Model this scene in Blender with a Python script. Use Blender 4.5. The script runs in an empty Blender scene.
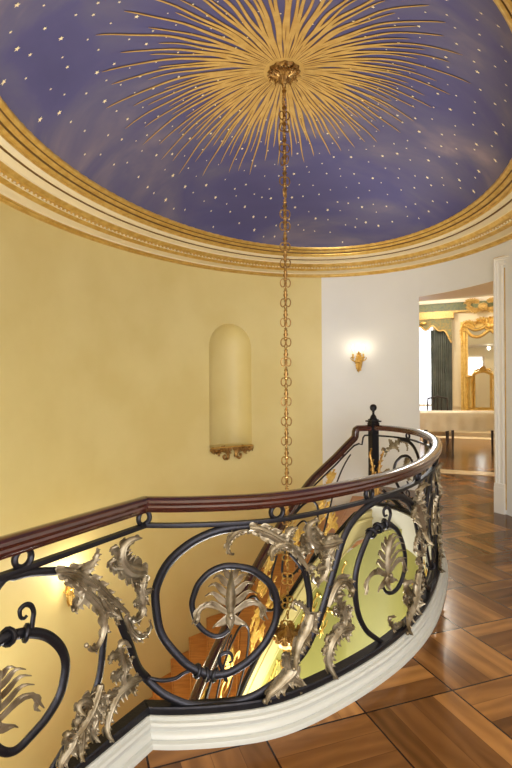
import bpy, math, random
from mathutils import Vector, Matrix
from mathutils.geometry import tessellate_polygon
random.seed(7)
PI=math.pi
sc=bpy.context.scene
COL=sc.collection
LE_HALL=200; LE_CH=42; LE_TOPFILL=18; LE_BALL=190; LE_WIN=40; LE_OPEN=2.2; LE_WORLD=1.4; LE_LOW=285; EXPO=.80; ROLL=-.007
# traced scroll work: (arc length along the railing, height)
BARS_A=[
('scroll',((0.452,0.886),(0.369,0.883),(0.292,0.869),(0.215,0.838),(0.151,0.795),(0.104,0.75),(0.07,0.699),(0.043,0.631),(0.041,0.571),(0.053,0.478),(0.072,0.427),(0.102,0.385),(0.14,0.342),(0.178,0.305),(0.232,0.275),(0.287,0.259),(0.347,0.262),(0.399,0.283),(0.452,0.315),(0.498,0.356),(0.535,0.402),(0.562,0.458),(0.57,0.518),(0.563,0.572),(0.537,0.625),(0.502,0.66),(0.455,0.696),(0.402,0.713),(0.359,0.72),(0.323,0.718),(0.282,0.703),(0.252,0.681),(0.222,0.646),(0.205,0.604),(0.196,0.57),(0.2,0.536),(0.213,0.493),(0.234,0.462),(0.259,0.44),(0.289,0.425),(0.323,0.427),(0.353,0.446)),0.019,0.01),
('scroll',((0.644,0.748),(0.71,0.668),(0.733,0.6),(0.747,0.523),(0.743,0.465),(0.719,0.398),(0.69,0.343)),0.017,0.012),
('scroll',((-0.036,0.29),(-0.003,0.257),(0.028,0.247),(0.062,0.242),(0.097,0.245),(0.131,0.255),(0.16,0.274),(0.194,0.285)),0.009,0.007),
('scroll',((0.001,0.702),(0.031,0.709),(0.057,0.724),(0.079,0.742),(0.096,0.759)),0.009,0.005),
('curl',((0.339,0.229),(0.334,0.255),(0.322,0.286),(0.311,0.312),(0.313,0.338),(0.331,0.349),(0.352,0.35),(0.365,0.333),(0.365,0.312),(0.35,0.307)),0.009,0.004),
]
LEAVES_A=[
(((0.005,0.702),(-0.035,0.714),(-0.082,0.733),(-0.121,0.766),(-0.14,0.804),(-0.136,0.844),(-0.114,0.87),(-0.086,0.879)),0.085,0),
(((-0.121,0.766),(-0.153,0.777),(-0.185,0.787),(-0.206,0.805),(-0.2,0.823)),0.05,0),
(((-0.137,0.812),(-0.169,0.837),(-0.195,0.857),(-0.184,0.869)),0.035,0),
(((0.005,0.694),(-0.017,0.67),(-0.03,0.645),(-0.024,0.592),(-0.019,0.556),(-0.037,0.53),(-0.078,0.53),(-0.117,0.558)),0.055,0),
(((-0.024,0.634),(-0.053,0.657),(-0.071,0.68)),0.035,0),
(((-0.024,0.575),(-0.06,0.597),(-0.083,0.602)),0.04,0),
(((-0.006,0.619),(0.018,0.626),(0.039,0.635)),0.02,0),
(((-0.123,0.569),(-0.106,0.521),(-0.078,0.476),(-0.038,0.442),(0.003,0.443),(0.021,0.477),(0.017,0.502)),0.035,0),
(((-0.045,0.27),(-0.08,0.279),(-0.116,0.282),(-0.158,0.276),(-0.186,0.259),(-0.216,0.218),(-0.232,0.169),(-0.227,0.135)),0.06,0),
(((-0.163,0.271),(-0.2,0.29),(-0.226,0.293),(-0.241,0.278)),0.04,0),
(((-0.109,0.282),(-0.081,0.251),(-0.081,0.226)),0.03,0),
(((-0.131,0.293),(-0.136,0.328),(-0.13,0.362),(-0.141,0.407),(-0.156,0.443),(-0.156,0.466),(-0.135,0.469),(-0.124,0.448)),0.045,0),
(((-0.141,0.347),(-0.184,0.353),(-0.205,0.379)),0.04,0),
(((-0.135,0.376),(-0.102,0.368),(-0.096,0.39)),0.035,0),
(((-0.151,0.424),(-0.199,0.439),(-0.219,0.425)),0.035,0),
(((0.441,0.883),(0.474,0.876),(0.506,0.86),(0.539,0.843),(0.567,0.824),(0.607,0.799),(0.647,0.766),(0.682,0.723),(0.71,0.668)),0.055,0.012),
(((0.447,0.869),(0.412,0.872),(0.382,0.86),(0.36,0.836),(0.347,0.807),(0.355,0.78),(0.373,0.775)),0.03,0),
(((0.639,0.78),(0.602,0.795),(0.562,0.792),(0.538,0.773),(0.533,0.743)),0.045,0.015),
(((0.612,0.802),(0.618,0.828),(0.629,0.849),(0.655,0.863)),0.04,0.012),
(((0.682,0.746),(0.711,0.75),(0.74,0.731)),0.03,0),
(((0.743,0.455),(0.731,0.404),(0.707,0.374),(0.684,0.353),(0.667,0.322),(0.651,0.282),(0.629,0.252)),0.075,0.012),
(((0.737,0.439),(0.725,0.465),(0.702,0.493),(0.674,0.518),(0.647,0.529),(0.636,0.513),(0.652,0.496)),0.026,0.01),
(((0.656,0.249),(0.629,0.221),(0.597,0.203),(0.572,0.188),(0.545,0.172),(0.494,0.149)),0.075,0.016),
(((0.616,0.247),(0.611,0.275),(0.603,0.303),(0.581,0.322)),0.045,0.015),
(((0.602,0.197),(0.639,0.187),(0.674,0.162),(0.694,0.138),(0.688,0.122),(0.666,0.125)),0.028,0.012),
(((0.754,0.384),(0.767,0.417),(0.798,0.445)),0.03,0),
(((0.684,0.299),(0.718,0.316),(0.742,0.337)),0.03,0),
]
PAL_A=(((0.357,0.454),(0.363,0.715)),0.2)
COL_A=((0.216,0.28),(0.254,0.263),(0.292,0.258))
BARS_B=[
('scroll',((1.761,0.725),(1.67,0.798),(1.575,0.842),(1.493,0.868),(1.406,0.886),(1.329,0.896),(1.259,0.889),(1.195,0.879),(1.134,0.864),(1.036,0.817),(0.965,0.74),(0.916,0.637),(0.87,0.539),(0.836,0.468),(0.791,0.382),(0.754,0.333),(0.718,0.289),(0.634,0.233),(0.572,0.196),(0.496,0.163),(0.447,0.147),(0.398,0.137),(0.342,0.13),(0.287,0.128),(0.231,0.132),(0.176,0.139),(0.122,0.16),(0.066,0.189),(0.015,0.234),(-0.033,0.293),(-0.068,0.36),(-0.096,0.435),(-0.134,0.513),(-0.166,0.594),(-0.202,0.659),(-0.247,0.722),(-0.3,0.776),(-0.364,0.82),(-0.424,0.845),(-0.485,0.863),(-0.546,0.88),(-0.602,0.886),(-0.655,0.881)),0.019,0.011),
('scroll',((1.392,0.731),(1.452,0.696),(1.502,0.645),(1.542,0.585),(1.57,0.518),(1.569,0.459),(1.539,0.411),(1.498,0.379),(1.446,0.362),(1.387,0.364),(1.333,0.386),(1.302,0.422)),0.015,0.008),
('scroll',((1.392,0.731),(1.338,0.75),(1.287,0.747),(1.229,0.744),(1.175,0.724),(1.131,0.677),(1.089,0.617),(1.061,0.549),(1.056,0.476),(1.067,0.394),(1.094,0.32),(1.143,0.249),(1.213,0.189),(1.308,0.123)),0.017,0.012),
('scroll',((0.975,0.682),(0.997,0.702),(1.035,0.711),(1.074,0.703),(1.123,0.674)),0.009,0.008),
('curl',((1.348,0.735),(1.37,0.762),(1.388,0.791),(1.371,0.824),(1.339,0.835),(1.313,0.822),(1.323,0.793),(1.349,0.793)),0.01,0.005),
('scroll',((1.798,0.548),(1.776,0.505),(1.755,0.457),(1.744,0.413),(1.734,0.362)),0.015,0.012),
('scroll',((0.943,0.328),(1.001,0.315),(1.054,0.293),(1.102,0.263),(1.143,0.234)),0.008,0.006),
]
LEAVES_B=[
(((0.947,0.744),(0.892,0.743),(0.832,0.747),(0.782,0.759),(0.746,0.793),(0.735,0.832),(0.741,0.867),(0.765,0.882)),0.075,0),
(((0.764,0.827),(0.801,0.788),(0.813,0.758)),0.05,0),
(((0.746,0.784),(0.711,0.791),(0.7,0.82)),0.045,0),
(((0.852,0.75),(0.872,0.775),(0.899,0.779)),0.03,0),
(((0.926,0.741),(0.885,0.715),(0.858,0.679),(0.851,0.624),(0.825,0.592),(0.787,0.587),(0.756,0.613),(0.745,0.643)),0.05,0),
(((0.864,0.687),(0.826,0.699),(0.806,0.685)),0.045,0),
(((0.851,0.633),(0.806,0.643),(0.787,0.629)),0.04,0),
(((0.751,0.632),(0.739,0.653),(0.763,0.662)),0.04,0),
(((0.856,0.453),(0.876,0.49),(0.903,0.526),(0.938,0.546),(0.981,0.54),(1.018,0.506),(1.017,0.477),(0.987,0.475)),0.06,0),
(((0.915,0.332),(0.964,0.331),(0.975,0.367),(0.958,0.411),(0.937,0.45),(0.916,0.484),(0.937,0.498)),0.06,0),
(((0.958,0.396),(0.909,0.415),(0.889,0.444)),0.04,0),
(((0.972,0.363),(1.009,0.381),(0.994,0.415)),0.04,0),
(((1.031,0.301),(0.957,0.319),(0.915,0.303),(0.88,0.276),(0.86,0.235),(0.859,0.179),(0.872,0.127)),0.075,0),
(((0.88,0.257),(0.841,0.26),(0.815,0.245)),0.04,0),
(((0.978,0.312),(0.993,0.279),(0.985,0.252)),0.035,0),
(((0.901,0.308),(0.854,0.308),(0.834,0.286)),0.035,0),
(((1.67,0.798),(1.742,0.747),(1.801,0.68),(1.844,0.597),(1.819,0.524)),0.11,0.01),
(((1.705,0.779),(1.652,0.749),(1.619,0.71)),0.06,0.015),
(((1.781,0.703),(1.871,0.702),(1.951,0.658)),0.07,0),
(((1.821,0.603),(1.739,0.587),(1.682,0.543),(1.699,0.503)),0.05,0.01),
(((1.734,0.374),(1.714,0.321),(1.676,0.246),(1.636,0.213),(1.556,0.168),(1.468,0.133)),0.1,0.015),
(((1.676,0.257),(1.595,0.302),(1.552,0.362),(1.597,0.37)),0.07,0),
(((1.658,0.223),(1.565,0.261),(1.524,0.309)),0.05,0),
(((1.676,0.228),(1.769,0.213),(1.812,0.246),(1.792,0.283)),0.07,0),
(((1.658,0.2),(1.748,0.154),(1.789,0.175)),0.06,0),
(((1.521,0.158),(1.443,0.159),(1.385,0.192),(1.352,0.241),(1.385,0.245)),0.04,0),
]
PAL_B=(((1.333,0.407),(1.337,0.694)),0.2)
COL_B=((1.193,0.73),(1.258,0.743),(1.327,0.75))
BARS_L=[
('scroll',((-0.701,0.679),(-0.682,0.695),(-0.656,0.702),(-0.636,0.704),(-0.609,0.7),(-0.573,0.691),(-0.536,0.675),(-0.502,0.655),(-0.475,0.633),(-0.447,0.601),(-0.426,0.567),(-0.414,0.533),(-0.411,0.5),(-0.417,0.464),(-0.43,0.425),(-0.448,0.4),(-0.47,0.381),(-0.497,0.362),(-0.529,0.348),(-0.558,0.338),(-0.585,0.329),(-0.611,0.329),(-0.635,0.34),(-0.658,0.362),(-0.678,0.393),(-0.687,0.427)),0.018,0.012),
('curl',((-0.548,0.677),(-0.544,0.698),(-0.54,0.723),(-0.537,0.745),(-0.545,0.768),(-0.562,0.78),(-0.578,0.779),(-0.588,0.769),(-0.585,0.748),(-0.573,0.738),(-0.562,0.744)),0.009,0.005),
('scroll',((-0.233,0.624),(-0.231,0.585),(-0.234,0.528),(-0.242,0.474),(-0.25,0.421),(-0.265,0.371),(-0.294,0.326),(-0.332,0.288),(-0.377,0.249),(-0.429,0.21),(-0.479,0.173)),0.015,0.012),
]
LEAVES_L=[
(((-0.465,0.858),(-0.424,0.845),(-0.381,0.824),(-0.337,0.794),(-0.29,0.756),(-0.237,0.699),(-0.192,0.651),(-0.15,0.599)),0.05,0.014),
(((-0.432,0.837),(-0.39,0.805),(-0.351,0.766),(-0.31,0.718),(-0.272,0.667),(-0.248,0.611),(-0.248,0.569),(-0.268,0.532),(-0.297,0.519),(-0.325,0.532),(-0.348,0.557)),0.055,0.012),
(((-0.355,0.83),(-0.327,0.828),(-0.304,0.832),(-0.285,0.849),(-0.277,0.869),(-0.284,0.886)),0.03,0.01),
(((-0.355,0.768),(-0.351,0.737),(-0.364,0.717),(-0.382,0.705),(-0.4,0.705)),0.05,0.01),
(((-0.212,0.647),(-0.187,0.618),(-0.176,0.59),(-0.192,0.569)),0.045,0.01),
(((-0.252,0.686),(-0.223,0.64),(-0.202,0.608)),0.05,0.012),
(((-0.27,0.37),(-0.289,0.327),(-0.309,0.297),(-0.35,0.262),(-0.382,0.248),(-0.412,0.248),(-0.433,0.272),(-0.433,0.289),(-0.416,0.283)),0.055,0.014),
(((-0.304,0.302),(-0.341,0.34),(-0.368,0.344),(-0.372,0.322)),0.06,0.01),
(((-0.332,0.284),(-0.368,0.294),(-0.395,0.281)),0.05,0.01),
(((-0.285,0.313),(-0.256,0.29),(-0.251,0.253),(-0.271,0.23)),0.045,0.01),
(((-0.304,0.294),(-0.29,0.249),(-0.305,0.224),(-0.296,0.177)),0.045,0.01),
(((-0.351,0.247),(-0.355,0.214),(-0.36,0.18),(-0.369,0.153)),0.05,0.01),
(((-0.386,0.25),(-0.404,0.222),(-0.438,0.201),(-0.47,0.181)),0.055,0.014),
]
PAL_L=(((-0.687,0.405),(-0.67,0.624)),0.2)
COL_L=((-0.629,0.703),(-0.566,0.688))

# ---------------------------------------------------------------- helpers
def lin(c):
    def f(v):
        v/=255.
        return v/12.92 if v<=.04045 else ((v+.055)/1.055)**2.4
    return tuple(f(v) for v in c)+(1.,)

def mat(name,rgb,rough=.5,metal=0.,rgb2=None,scale=6.,bump=0.,bscale=60.,coat=0.,emit=None,estr=0.,spec=.5,trans=0.,stretch=None,detail=4.):
    m=bpy.data.materials.new(name); m.use_nodes=True
    nt=m.node_tree; b=nt.nodes['Principled BSDF']
    b.inputs['Base Color'].default_value=lin(rgb)
    b.inputs['Roughness'].default_value=rough; b.inputs['Metallic'].default_value=metal
    b.inputs['Coat Weight'].default_value=coat; b.inputs['Coat Roughness'].default_value=.12
    b.inputs['Specular IOR Level'].default_value=spec
    b.inputs['Transmission Weight'].default_value=trans
    tc=nt.nodes.new('ShaderNodeTexCoord')
    mp=nt.nodes.new('ShaderNodeMapping'); nt.links.new(tc.outputs['Object'],mp.inputs['Vector'])
    if stretch: mp.inputs['Scale'].default_value=stretch
    if rgb2:
        n=nt.nodes.new('ShaderNodeTexNoise'); n.inputs['Scale'].default_value=scale; n.inputs['Detail'].default_value=detail
        nt.links.new(mp.outputs[0],n.inputs['Vector'])
        r=nt.nodes.new('ShaderNodeValToRGB')
        r.color_ramp.elements[0].position=.36; r.color_ramp.elements[1].position=.64
        r.color_ramp.elements[0].color=lin(rgb); r.color_ramp.elements[1].color=lin(rgb2)
        nt.links.new(n.outputs['Fac'],r.inputs[0]); nt.links.new(r.outputs[0],b.inputs['Base Color'])
    if bump:
        n2=nt.nodes.new('ShaderNodeTexNoise'); n2.inputs['Scale'].default_value=bscale
        nt.links.new(mp.outputs[0],n2.inputs['Vector'])
        bp=nt.nodes.new('ShaderNodeBump'); bp.inputs['Strength'].default_value=bump; bp.inputs['Distance'].default_value=.01
        nt.links.new(n2.outputs['Fac'],bp.inputs['Height']); nt.links.new(bp.outputs[0],b.inputs['Normal'])
    if emit:
        b.inputs['Emission Color'].default_value=lin(emit); b.inputs['Emission Strength'].default_value=estr
    return m

class MB:
    """collects geometry for ONE mesh object"""
    def __init__(s): s.v=[]; s.f=[]; s.m=[]
    def add(s,vs,fs,mi=0):
        o=len(s.v); s.v+= [tuple(p) for p in vs]; s.f+=[tuple(i+o for i in f) for f in fs]; s.m+=[mi]*len(fs)
    def grid(s,rows,mi=0,closed=False,flip=False):
        n=len(rows[0]); vs=[p for r in rows for p in r]; fs=[]
        for i in range(len(rows)-1):
            for j in range(n if closed else n-1):
                a=i*n+j;b=i*n+(j+1)%n;c=(i+1)*n+(j+1)%n;d=(i+1)*n+j
                fs.append((a,d,c,b) if flip else (a,b,c,d))
        s.add(vs,fs,mi)
    def box(s,c,size,rot=0.,mi=0):
        x,y,z=[k/2 for k in size]; ca,sa=math.cos(rot),math.sin(rot)
        vs=[]
        for dz in(-z,z):
            for dx,dy in((-x,-y),(x,-y),(x,y),(-x,y)):
                vs.append((c[0]+dx*ca-dy*sa,c[1]+dx*sa+dy*ca,c[2]+dz))
        s.add(vs,[(3,2,1,0),(4,5,6,7),(0,1,5,4),(1,2,6,5),(2,3,7,6),(3,0,4,7)],mi)
    def tube(s,pts,r,n=8,mi=0,closed=False,r2=None,side=None,caps=True):
        """tube along 3d pts; r number or list; r2 = second radius along 'side' vectors"""
        P=[Vector(p) for p in pts]; N=len(P); rows=[]; prev=None
        for i,p in enumerate(P):
            if closed: t=P[(i+1)%N]-P[i-1]
            else: t=P[min(i+1,N-1)]-P[max(i-1,0)]
            if t.length<1e-9: t=Vector((0,0,1))
            t.normalize()
            if side is not None: a=Vector(side[i] if isinstance(side,list) else side)
            elif prev is None: a=Vector((0,0,1)) if abs(t.z)<.9 else Vector((1,0,0))
            else: a=prev
            a=a-t*a.dot(t)
            if a.length<1e-6: a=t.orthogonal()
            a.normalize(); prev=a; b=t.cross(a)
            ri=r[i] if isinstance(r,(list,tuple)) else r
            rj=ri if r2 is None else (r2[i] if isinstance(r2,(list,tuple)) else r2)
            rows.append([p+a*(rj*math.cos(2*PI*k/n))+b*(ri*math.sin(2*PI*k/n)) for k in range(n)])
        if closed: rows.append(rows[0])
        s.grid(rows,mi,closed=True)
        if caps and not closed:
            o=len(s.v); s.v+=[tuple(q) for q in rows[0]]; s.f.append(tuple(o+k for k in range(n-1,-1,-1))); s.m.append(mi)
            o=len(s.v); s.v+=[tuple(q) for q in rows[-1]]; s.f.append(tuple(o+k for k in range(n))); s.m.append(mi)
    def lathe(s,prof,c=(0,0,0),n=24,mi=0,lobes=0,amp=0.,phase=0.):
        rows=[]
        for r,z in prof:
            rows.append([(c[0]+r*(1+amp*math.cos(lobes*2*PI*k/n+phase))*math.cos(2*PI*k/n),c[1]+r*(1+amp*math.cos(lobes*2*PI*k/n+phase))*math.sin(2*PI*k/n),c[2]+z) for k in range(n)])
        s.grid(rows,mi,closed=True)
    def ball(s,c,r,n=10,mi=0,sz=1.):
        s.lathe([(max(r*math.sin(PI*k/n),1e-5),-r*sz*math.cos(PI*k/n)) for k in range(n+1)],c,n+2,mi)
    def build(s,name,mats,parent=None,smooth=True,ang=42):
        me=bpy.data.meshes.new(name); me.from_pydata(s.v,[],s.f)
        if not isinstance(mats,(list,tuple)): mats=[mats]
        for m in mats: me.materials.append(m)
        if len(mats)>1: me.polygons.foreach_set('material_index',s.m)
        if smooth:
            me.polygons.foreach_set('use_smooth',[True]*len(me.polygons))
            me.update(); me.set_sharp_from_angle(angle=math.radians(ang))
        me.update()
        o=bpy.data.objects.new(name,me); COL.objects.link(o)
        if parent is not None:
            o.parent=parent; o.matrix_parent_inverse=Matrix.Translation(parent.location).inverted() if parent.type=='EMPTY' and parent.rotation_euler.z==0 else Matrix()
        return o

def thing(name,label,cat,loc=(0,0,0),group=None):
    o=bpy.data.objects.new(name,None); o.empty_display_size=.1; COL.objects.link(o); o.location=loc
    o['label']=label; o['category']=cat
    if group: o['group']=group
    return o
def tag(o,label,cat,group=None):
    o['label']=label; o['category']=cat
    if group: o['group']=group
    return o
def struct(o): o['kind']='structure'; return o

def cat(P,n=10,closed=False):
    out=[]; N=len(P)
    for i in range(N-1):
        a=P[max(i-1,0)];b=P[i];c=P[i+1];d=P[min(i+2,N-1)]
        for k in range(n):
            t=k/n
            out.append(tuple(.5*(2*b[j]+(c[j]-a[j])*t+(2*a[j]-5*b[j]+4*c[j]-d[j])*t*t+(3*b[j]-a[j]-3*c[j]+d[j])*t**3) for j in range(len(b))))
    out.append(tuple(P[-1])); return out
def resample(P,n):
    L=[0.]
    for a,b in zip(P,P[1:]): L.append(L[-1]+math.dist(a,b))
    T=L[-1] or 1e-6; out=[]; i=0
    for k in range(n):
        t=T*k/(n-1)
        while i<len(L)-2 and L[i+1]<t: i+=1
        f=(t-L[i])/max(L[i+1]-L[i],1e-9); f=min(max(f,0),1)
        out.append(tuple(P[i][j]+(P[i+1][j]-P[i][j])*f for j in range(len(P[0]))))
    return out

class Path:
    """plan path with arc length; pos(s), nrm(s) (to the right of travel)"""
    def __init__(s,pts,s0=0):
        s.p=pts; s.s=[0.]
        for a,b in zip(pts,pts[1:]): s.s.append(s.s[-1]+math.dist(a[:2],b[:2]))
        o=s.s[s0]; s.s=[v-o for v in s.s]
    def at(s,t):
        if t<=s.s[0]: i=0
        elif t>=s.s[-1]: i=len(s.p)-2
        else:
            lo,hi=0,len(s.p)-1
            while hi-lo>1:
                m=(lo+hi)//2
                if s.s[m]<=t: lo=m
                else: hi=m
            i=lo
        f=(t-s.s[i])/(s.s[i+1]-s.s[i])
        return i,f
    def pos(s,t):
        i,f=s.at(t); return Vector([s.p[i][k]+(s.p[i+1][k]-s.p[i][k])*f for k in range(len(s.p[0]))])
    def nrm(s,t,h=.03):
        a=s.pos(t-h);b=s.pos(t+h); d=Vector((b.x-a.x,b.y-a.y)).normalized()
        return Vector((d.y,-d.x,0))
    def mitre(s):
        """frames for a sharp sweep: list of (point2d, normal*scale)"""
        out=[]; N=len(s.p)
        for i in range(N):
            a=Vector(s.p[max(i-1,0)][:2]);b=Vector(s.p[i][:2]);c=Vector(s.p[min(i+1,N-1)][:2])
            d1=(b-a) if i>0 else (c-b); d2=(c-b) if i<N-1 else (b-a)
            d1.normalize(); d2.normalize(); t=(d1+d2).normalized()
            n=Vector((t.y,-t.x)); k=1/max(n.dot(Vector((d1.y,-d1.x))),.5)
            out.append((b,n*k))
        return out

def sweep(mb,path,prof,mi=0,zs=None,closed=True,mis=None):
    """prof: list of (n,z) swept along plan path; zs optional z per point"""
    fr=path.mitre(); rows=[]
    for i,(p,n) in enumerate(fr):
        z0=zs[i] if zs else 0.
        rows.append([(p.x+n.x*a,p.y+n.y*a,z0+b) for a,b in prof])
    if mis is None: mb.grid(rows,mi,closed=closed)
    else:
        for j in range(len(prof)-1):
            mb.grid([[r[j],r[j+1]] for r in rows],mis[j])
    if closed:
        mb.add(rows[0],[tuple(range(len(prof)))],mi); mb.add(rows[-1],[tuple(range(len(prof)-1,-1,-1))],mi)

# ---------------------------------------------------------------- materials
M={}
M['yellow']=mat('warm yellow wall paint',(221,205,146),.5,rgb2=(214,196,134),scale=1.3,bump=.05,bscale=9)
M['white']=mat('off white wall paint',(227,228,229),.5,rgb2=(222,223,224),scale=1.2)
M['trimwhite']=mat('white trim paint',(232,229,222),.35)
M['doorcream']=mat('cream door paint',(236,232,214),.4)
M['cream']=mat('cream moulding paint',(226,206,160),.45)
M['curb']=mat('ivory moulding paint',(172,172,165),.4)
M['gold']=mat('gold leaf',(220,186,108),.38,.65,rgb2=(204,164,84),scale=14)
M['goldpaint']=mat('gold paint',(200,166,96),.45,.3,rgb2=(180,144,76),scale=30)
M['brass']=mat('aged gilt bronze',(186,150,92),.36,.8,rgb2=(138,102,54),scale=25)
M['iron']=mat('black wrought iron',(38,37,42),.42,.75,bump=.12,bscale=90)
M['pewter']=mat('silvered leaf metal',(150,139,118),.46,.75,rgb2=(104,90,66),scale=14,bump=.04,bscale=40)
M['mahog']=mat('polished mahogany',(60,24,17),.22,0,rgb2=(42,14,10),scale=9,coat=.6,stretch=(1,1,8))
M['stairwood']=mat('oak stair boards',(206,142,74),.35,0,rgb2=(184,118,56),scale=5,stretch=(1,6,6))
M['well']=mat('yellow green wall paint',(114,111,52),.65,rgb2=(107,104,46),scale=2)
M['string']=mat('pale yellow stringer paint',(160,148,102),.45)
M['bulb']=mat('lit candle bulb',(255,240,215),.3,emit=(255,232,195),estr=9)
M['candle']=mat('candle sleeve',(240,230,205),.5)
M['glass']=mat('mirror glass',(225,225,220),.03,1.)
M['crystal']=mat('clear crystal',(245,245,240),.04,0,trans=.9)
M['cloth']=mat('cream tablecloth',(236,224,200),.8,rgb2=(228,214,186),scale=5)
M['curtain']=mat('grey green curtain',(128,132,122),.75,rgb2=(104,108,100),scale=3)
M['sheer']=mat('bright window with sheer',(240,244,250),.6,emit=(232,240,255),estr=1.1)
M['darkwood']=mat('dark stained wood',(52,36,28),.35)
M['green']=mat('green painted frieze',(92,104,76),.5,rgb2=(120,118,72),scale=18)
M['plaster']=mat('warm white ceiling plaster',(236,226,206),.7)
M['roomwall']=mat('cream ballroom wall',(232,216,178),.55)
M['marble']=mat('pale marble saddle',(232,212,176),.25,rgb2=(216,192,150),scale=6)
M['lamp']=mat('recessed lamp glow',(255,250,235),.4,emit=(255,244,220),estr=14)
M['drape']=mat('green and gold lambrequin',(108,112,84),.7,rgb2=(150,128,70),scale=16)

def floor_mat():
    m=bpy.data.materials.new('basket weave parquet'); m.use_nodes=True; nt=m.node_tree; L=nt.links
    b=nt.nodes['Principled BSDF']
    def N(t,**k):
        n=nt.nodes.new(t)
        for a,v in k.items(): setattr(n,a,v)
        return n
    def math_(op,a,bv=None):
        n=N('ShaderNodeMath',operation=op)
        for i,x in enumerate((a,bv)):
            if x is None: continue
            if isinstance(x,(int,float)): n.inputs[i].default_value=x
            else: L.new(x,n.inputs[i])
        return n.outputs[0]
    tc=N('ShaderNodeTexCoord'); mp=N('ShaderNodeMapping'); mp.vector_type='TEXTURE'
    mp.inputs['Location'].default_value=(.947,2.437,0); mp.inputs['Rotation'].default_value=(0,0,math.radians(19.5)); mp.inputs['Scale'].default_value=(.486,.486,1)
    L.new(tc.outputs['Object'],mp.inputs[0])
    sp=N('ShaderNodeSeparateXYZ'); L.new(mp.outputs[0],sp.inputs[0])
    u,v=sp.outputs[0],sp.outputs[1]
    iu=math_('FLOOR',u); iv=math_('FLOOR',v); fu=math_('SUBTRACT',u,iu); fv=math_('SUBTRACT',v,iv)
    par=math_('FLOORED_MODULO',math_('ADD',iu,iv),2.)
    def mix(a,bb):
        return math_('ADD',math_('MULTIPLY',a,math_('SUBTRACT',1.,par)),math_('MULTIPLY',bb,par))
    q=mix(fu,fv); r=mix(v,u); fr=mix(fv,fu)
    q4=math_('MULTIPLY',q,4.); pk=math_('FLOOR',q4); fq=math_('SUBTRACT',q4,pk)
    cx=N('ShaderNodeCombineXYZ'); L.new(math_('ADD',iu,math_('MULTIPLY',pk,.13)),cx.inputs[0]); L.new(iv,cx.inputs[1]); L.new(pk,cx.inputs[2])
    wn=N('ShaderNodeTexWhiteNoise',noise_dimensions='3D'); L.new(cx.outputs[0],wn.inputs['Vector'])
    # grain
    gx=N('ShaderNodeCombineXYZ'); L.new(math_('MULTIPLY',q4,.5),gx.inputs[0]); L.new(math_('MULTIPLY',r,.55),gx.inputs[1]); L.new(math_('MULTIPLY',wn.outputs['Value'],37.),gx.inputs[2])
    ns=N('ShaderNodeTexNoise'); ns.inputs['Scale'].default_value=2.2; ns.inputs['Detail'].default_value=5; ns.inputs['Distortion'].default_value=1.3
    L.new(gx.outputs[0],ns.inputs['Vector'])
    wv=N('ShaderNodeTexWave'); wv.inputs['Scale'].default_value=.9; wv.inputs['Distortion'].default_value=9; wv.inputs['Detail'].default_value=3; wv.inputs['Detail Scale'].default_value=.8
    L.new(gx.outputs[0],wv.inputs['Vector'])
    base=N('ShaderNodeValToRGB'); cr=base.color_ramp
    cr.elements[0].position=0; cr.elements[0].color=lin((74,46,20)); cr.elements[1].position=1; cr.elements[1].color=lin((174,124,68))
    e=cr.elements.new(.5); e.color=lin((116,77,40))
    fac=math_('ADD',math_('ADD',math_('MULTIPLY',wn.outputs['Value'],.62),math_('MULTIPLY',ns.outputs['Fac'],.48)),math_('MULTIPLY',wv.outputs['Fac'],.16))
    fac=math_('SUBTRACT',fac,.17)
    L.new(fac,base.inputs[0])
    # joints
    e1=math_('MINIMUM',math_('MINIMUM',fu,math_('SUBTRACT',1.,fu)),math_('MINIMUM',fv,math_('SUBTRACT',1.,fv)))
    j1=math_('LESS_THAN',e1,.009)
    e2=math_('MINIMUM',fq,math_('SUBTRACT',1.,fq)); j2=math_('MULTIPLY',math_('LESS_THAN',e2,.012),.45)
    j=math_('MAXIMUM',j1,j2)
    mx=N('ShaderNodeMix',data_type='RGBA'); L.new(j,mx.inputs[0]); L.new(base.outputs[0],mx.inputs[6]); mx.inputs[7].default_value=lin((40,24,14))
    L.new(mx.outputs[2],b.inputs['Base Color'])
    b.inputs['Roughness'].default_value=.17; b.inputs['Specular IOR Level'].default_value=.2
    b.inputs['Coat Weight'].default_value=.0; b.inputs['Coat Roughness'].default_value=.15
    return m
M['floor']=floor_mat()

def sky_mat():
    m=bpy.data.materials.new('painted night sky'); m.use_nodes=True; nt=m.node_tree; L=nt.links
    b=nt.nodes['Principled BSDF']; b.inputs['Roughness'].default_value=.75
    tc=nt.nodes.new('ShaderNodeTexCoord')
    mp=nt.nodes.new('ShaderNodeMapping'); mp.inputs['Scale'].default_value=(.35,.9,.9); L.new(tc.outputs['Object'],mp.inputs[0])
    n=nt.nodes.new('ShaderNodeTexNoise'); n.inputs['Scale'].default_value=1.5; n.inputs['Detail'].default_value=5; n.inputs['Distortion'].default_value=.5
    L.new(mp.outputs[0],n.inputs['Vector'])
    r=nt.nodes.new('ShaderNodeValToRGB'); cr=r.color_ramp
    cr.elements[0].position=.30; cr.elements[0].color=lin((72,69,112)); cr.elements[1].position=.74; cr.elements[1].color=lin((160,142,142))
    for p,c in((.44,(78,75,118)),(.55,(92,88,118)),(.64,(116,105,122))):
        e=cr.elements.new(p); e.color=lin(c)
    L.new(n.outputs['Fac'],r.inputs[0]); L.new(r.outputs[0],b.inputs['Base Color'])
    return m
M['sky']=sky_mat()
M['sunray']=mat('gold sun paint',(198,162,92),.5,.1,rgb2=(184,146,76),scale=12)
M['rayline']=mat('brown outline paint',(120,84,40),.6)
M['star']=mat('gold leaf star',(250,234,190),.4,.1)

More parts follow.
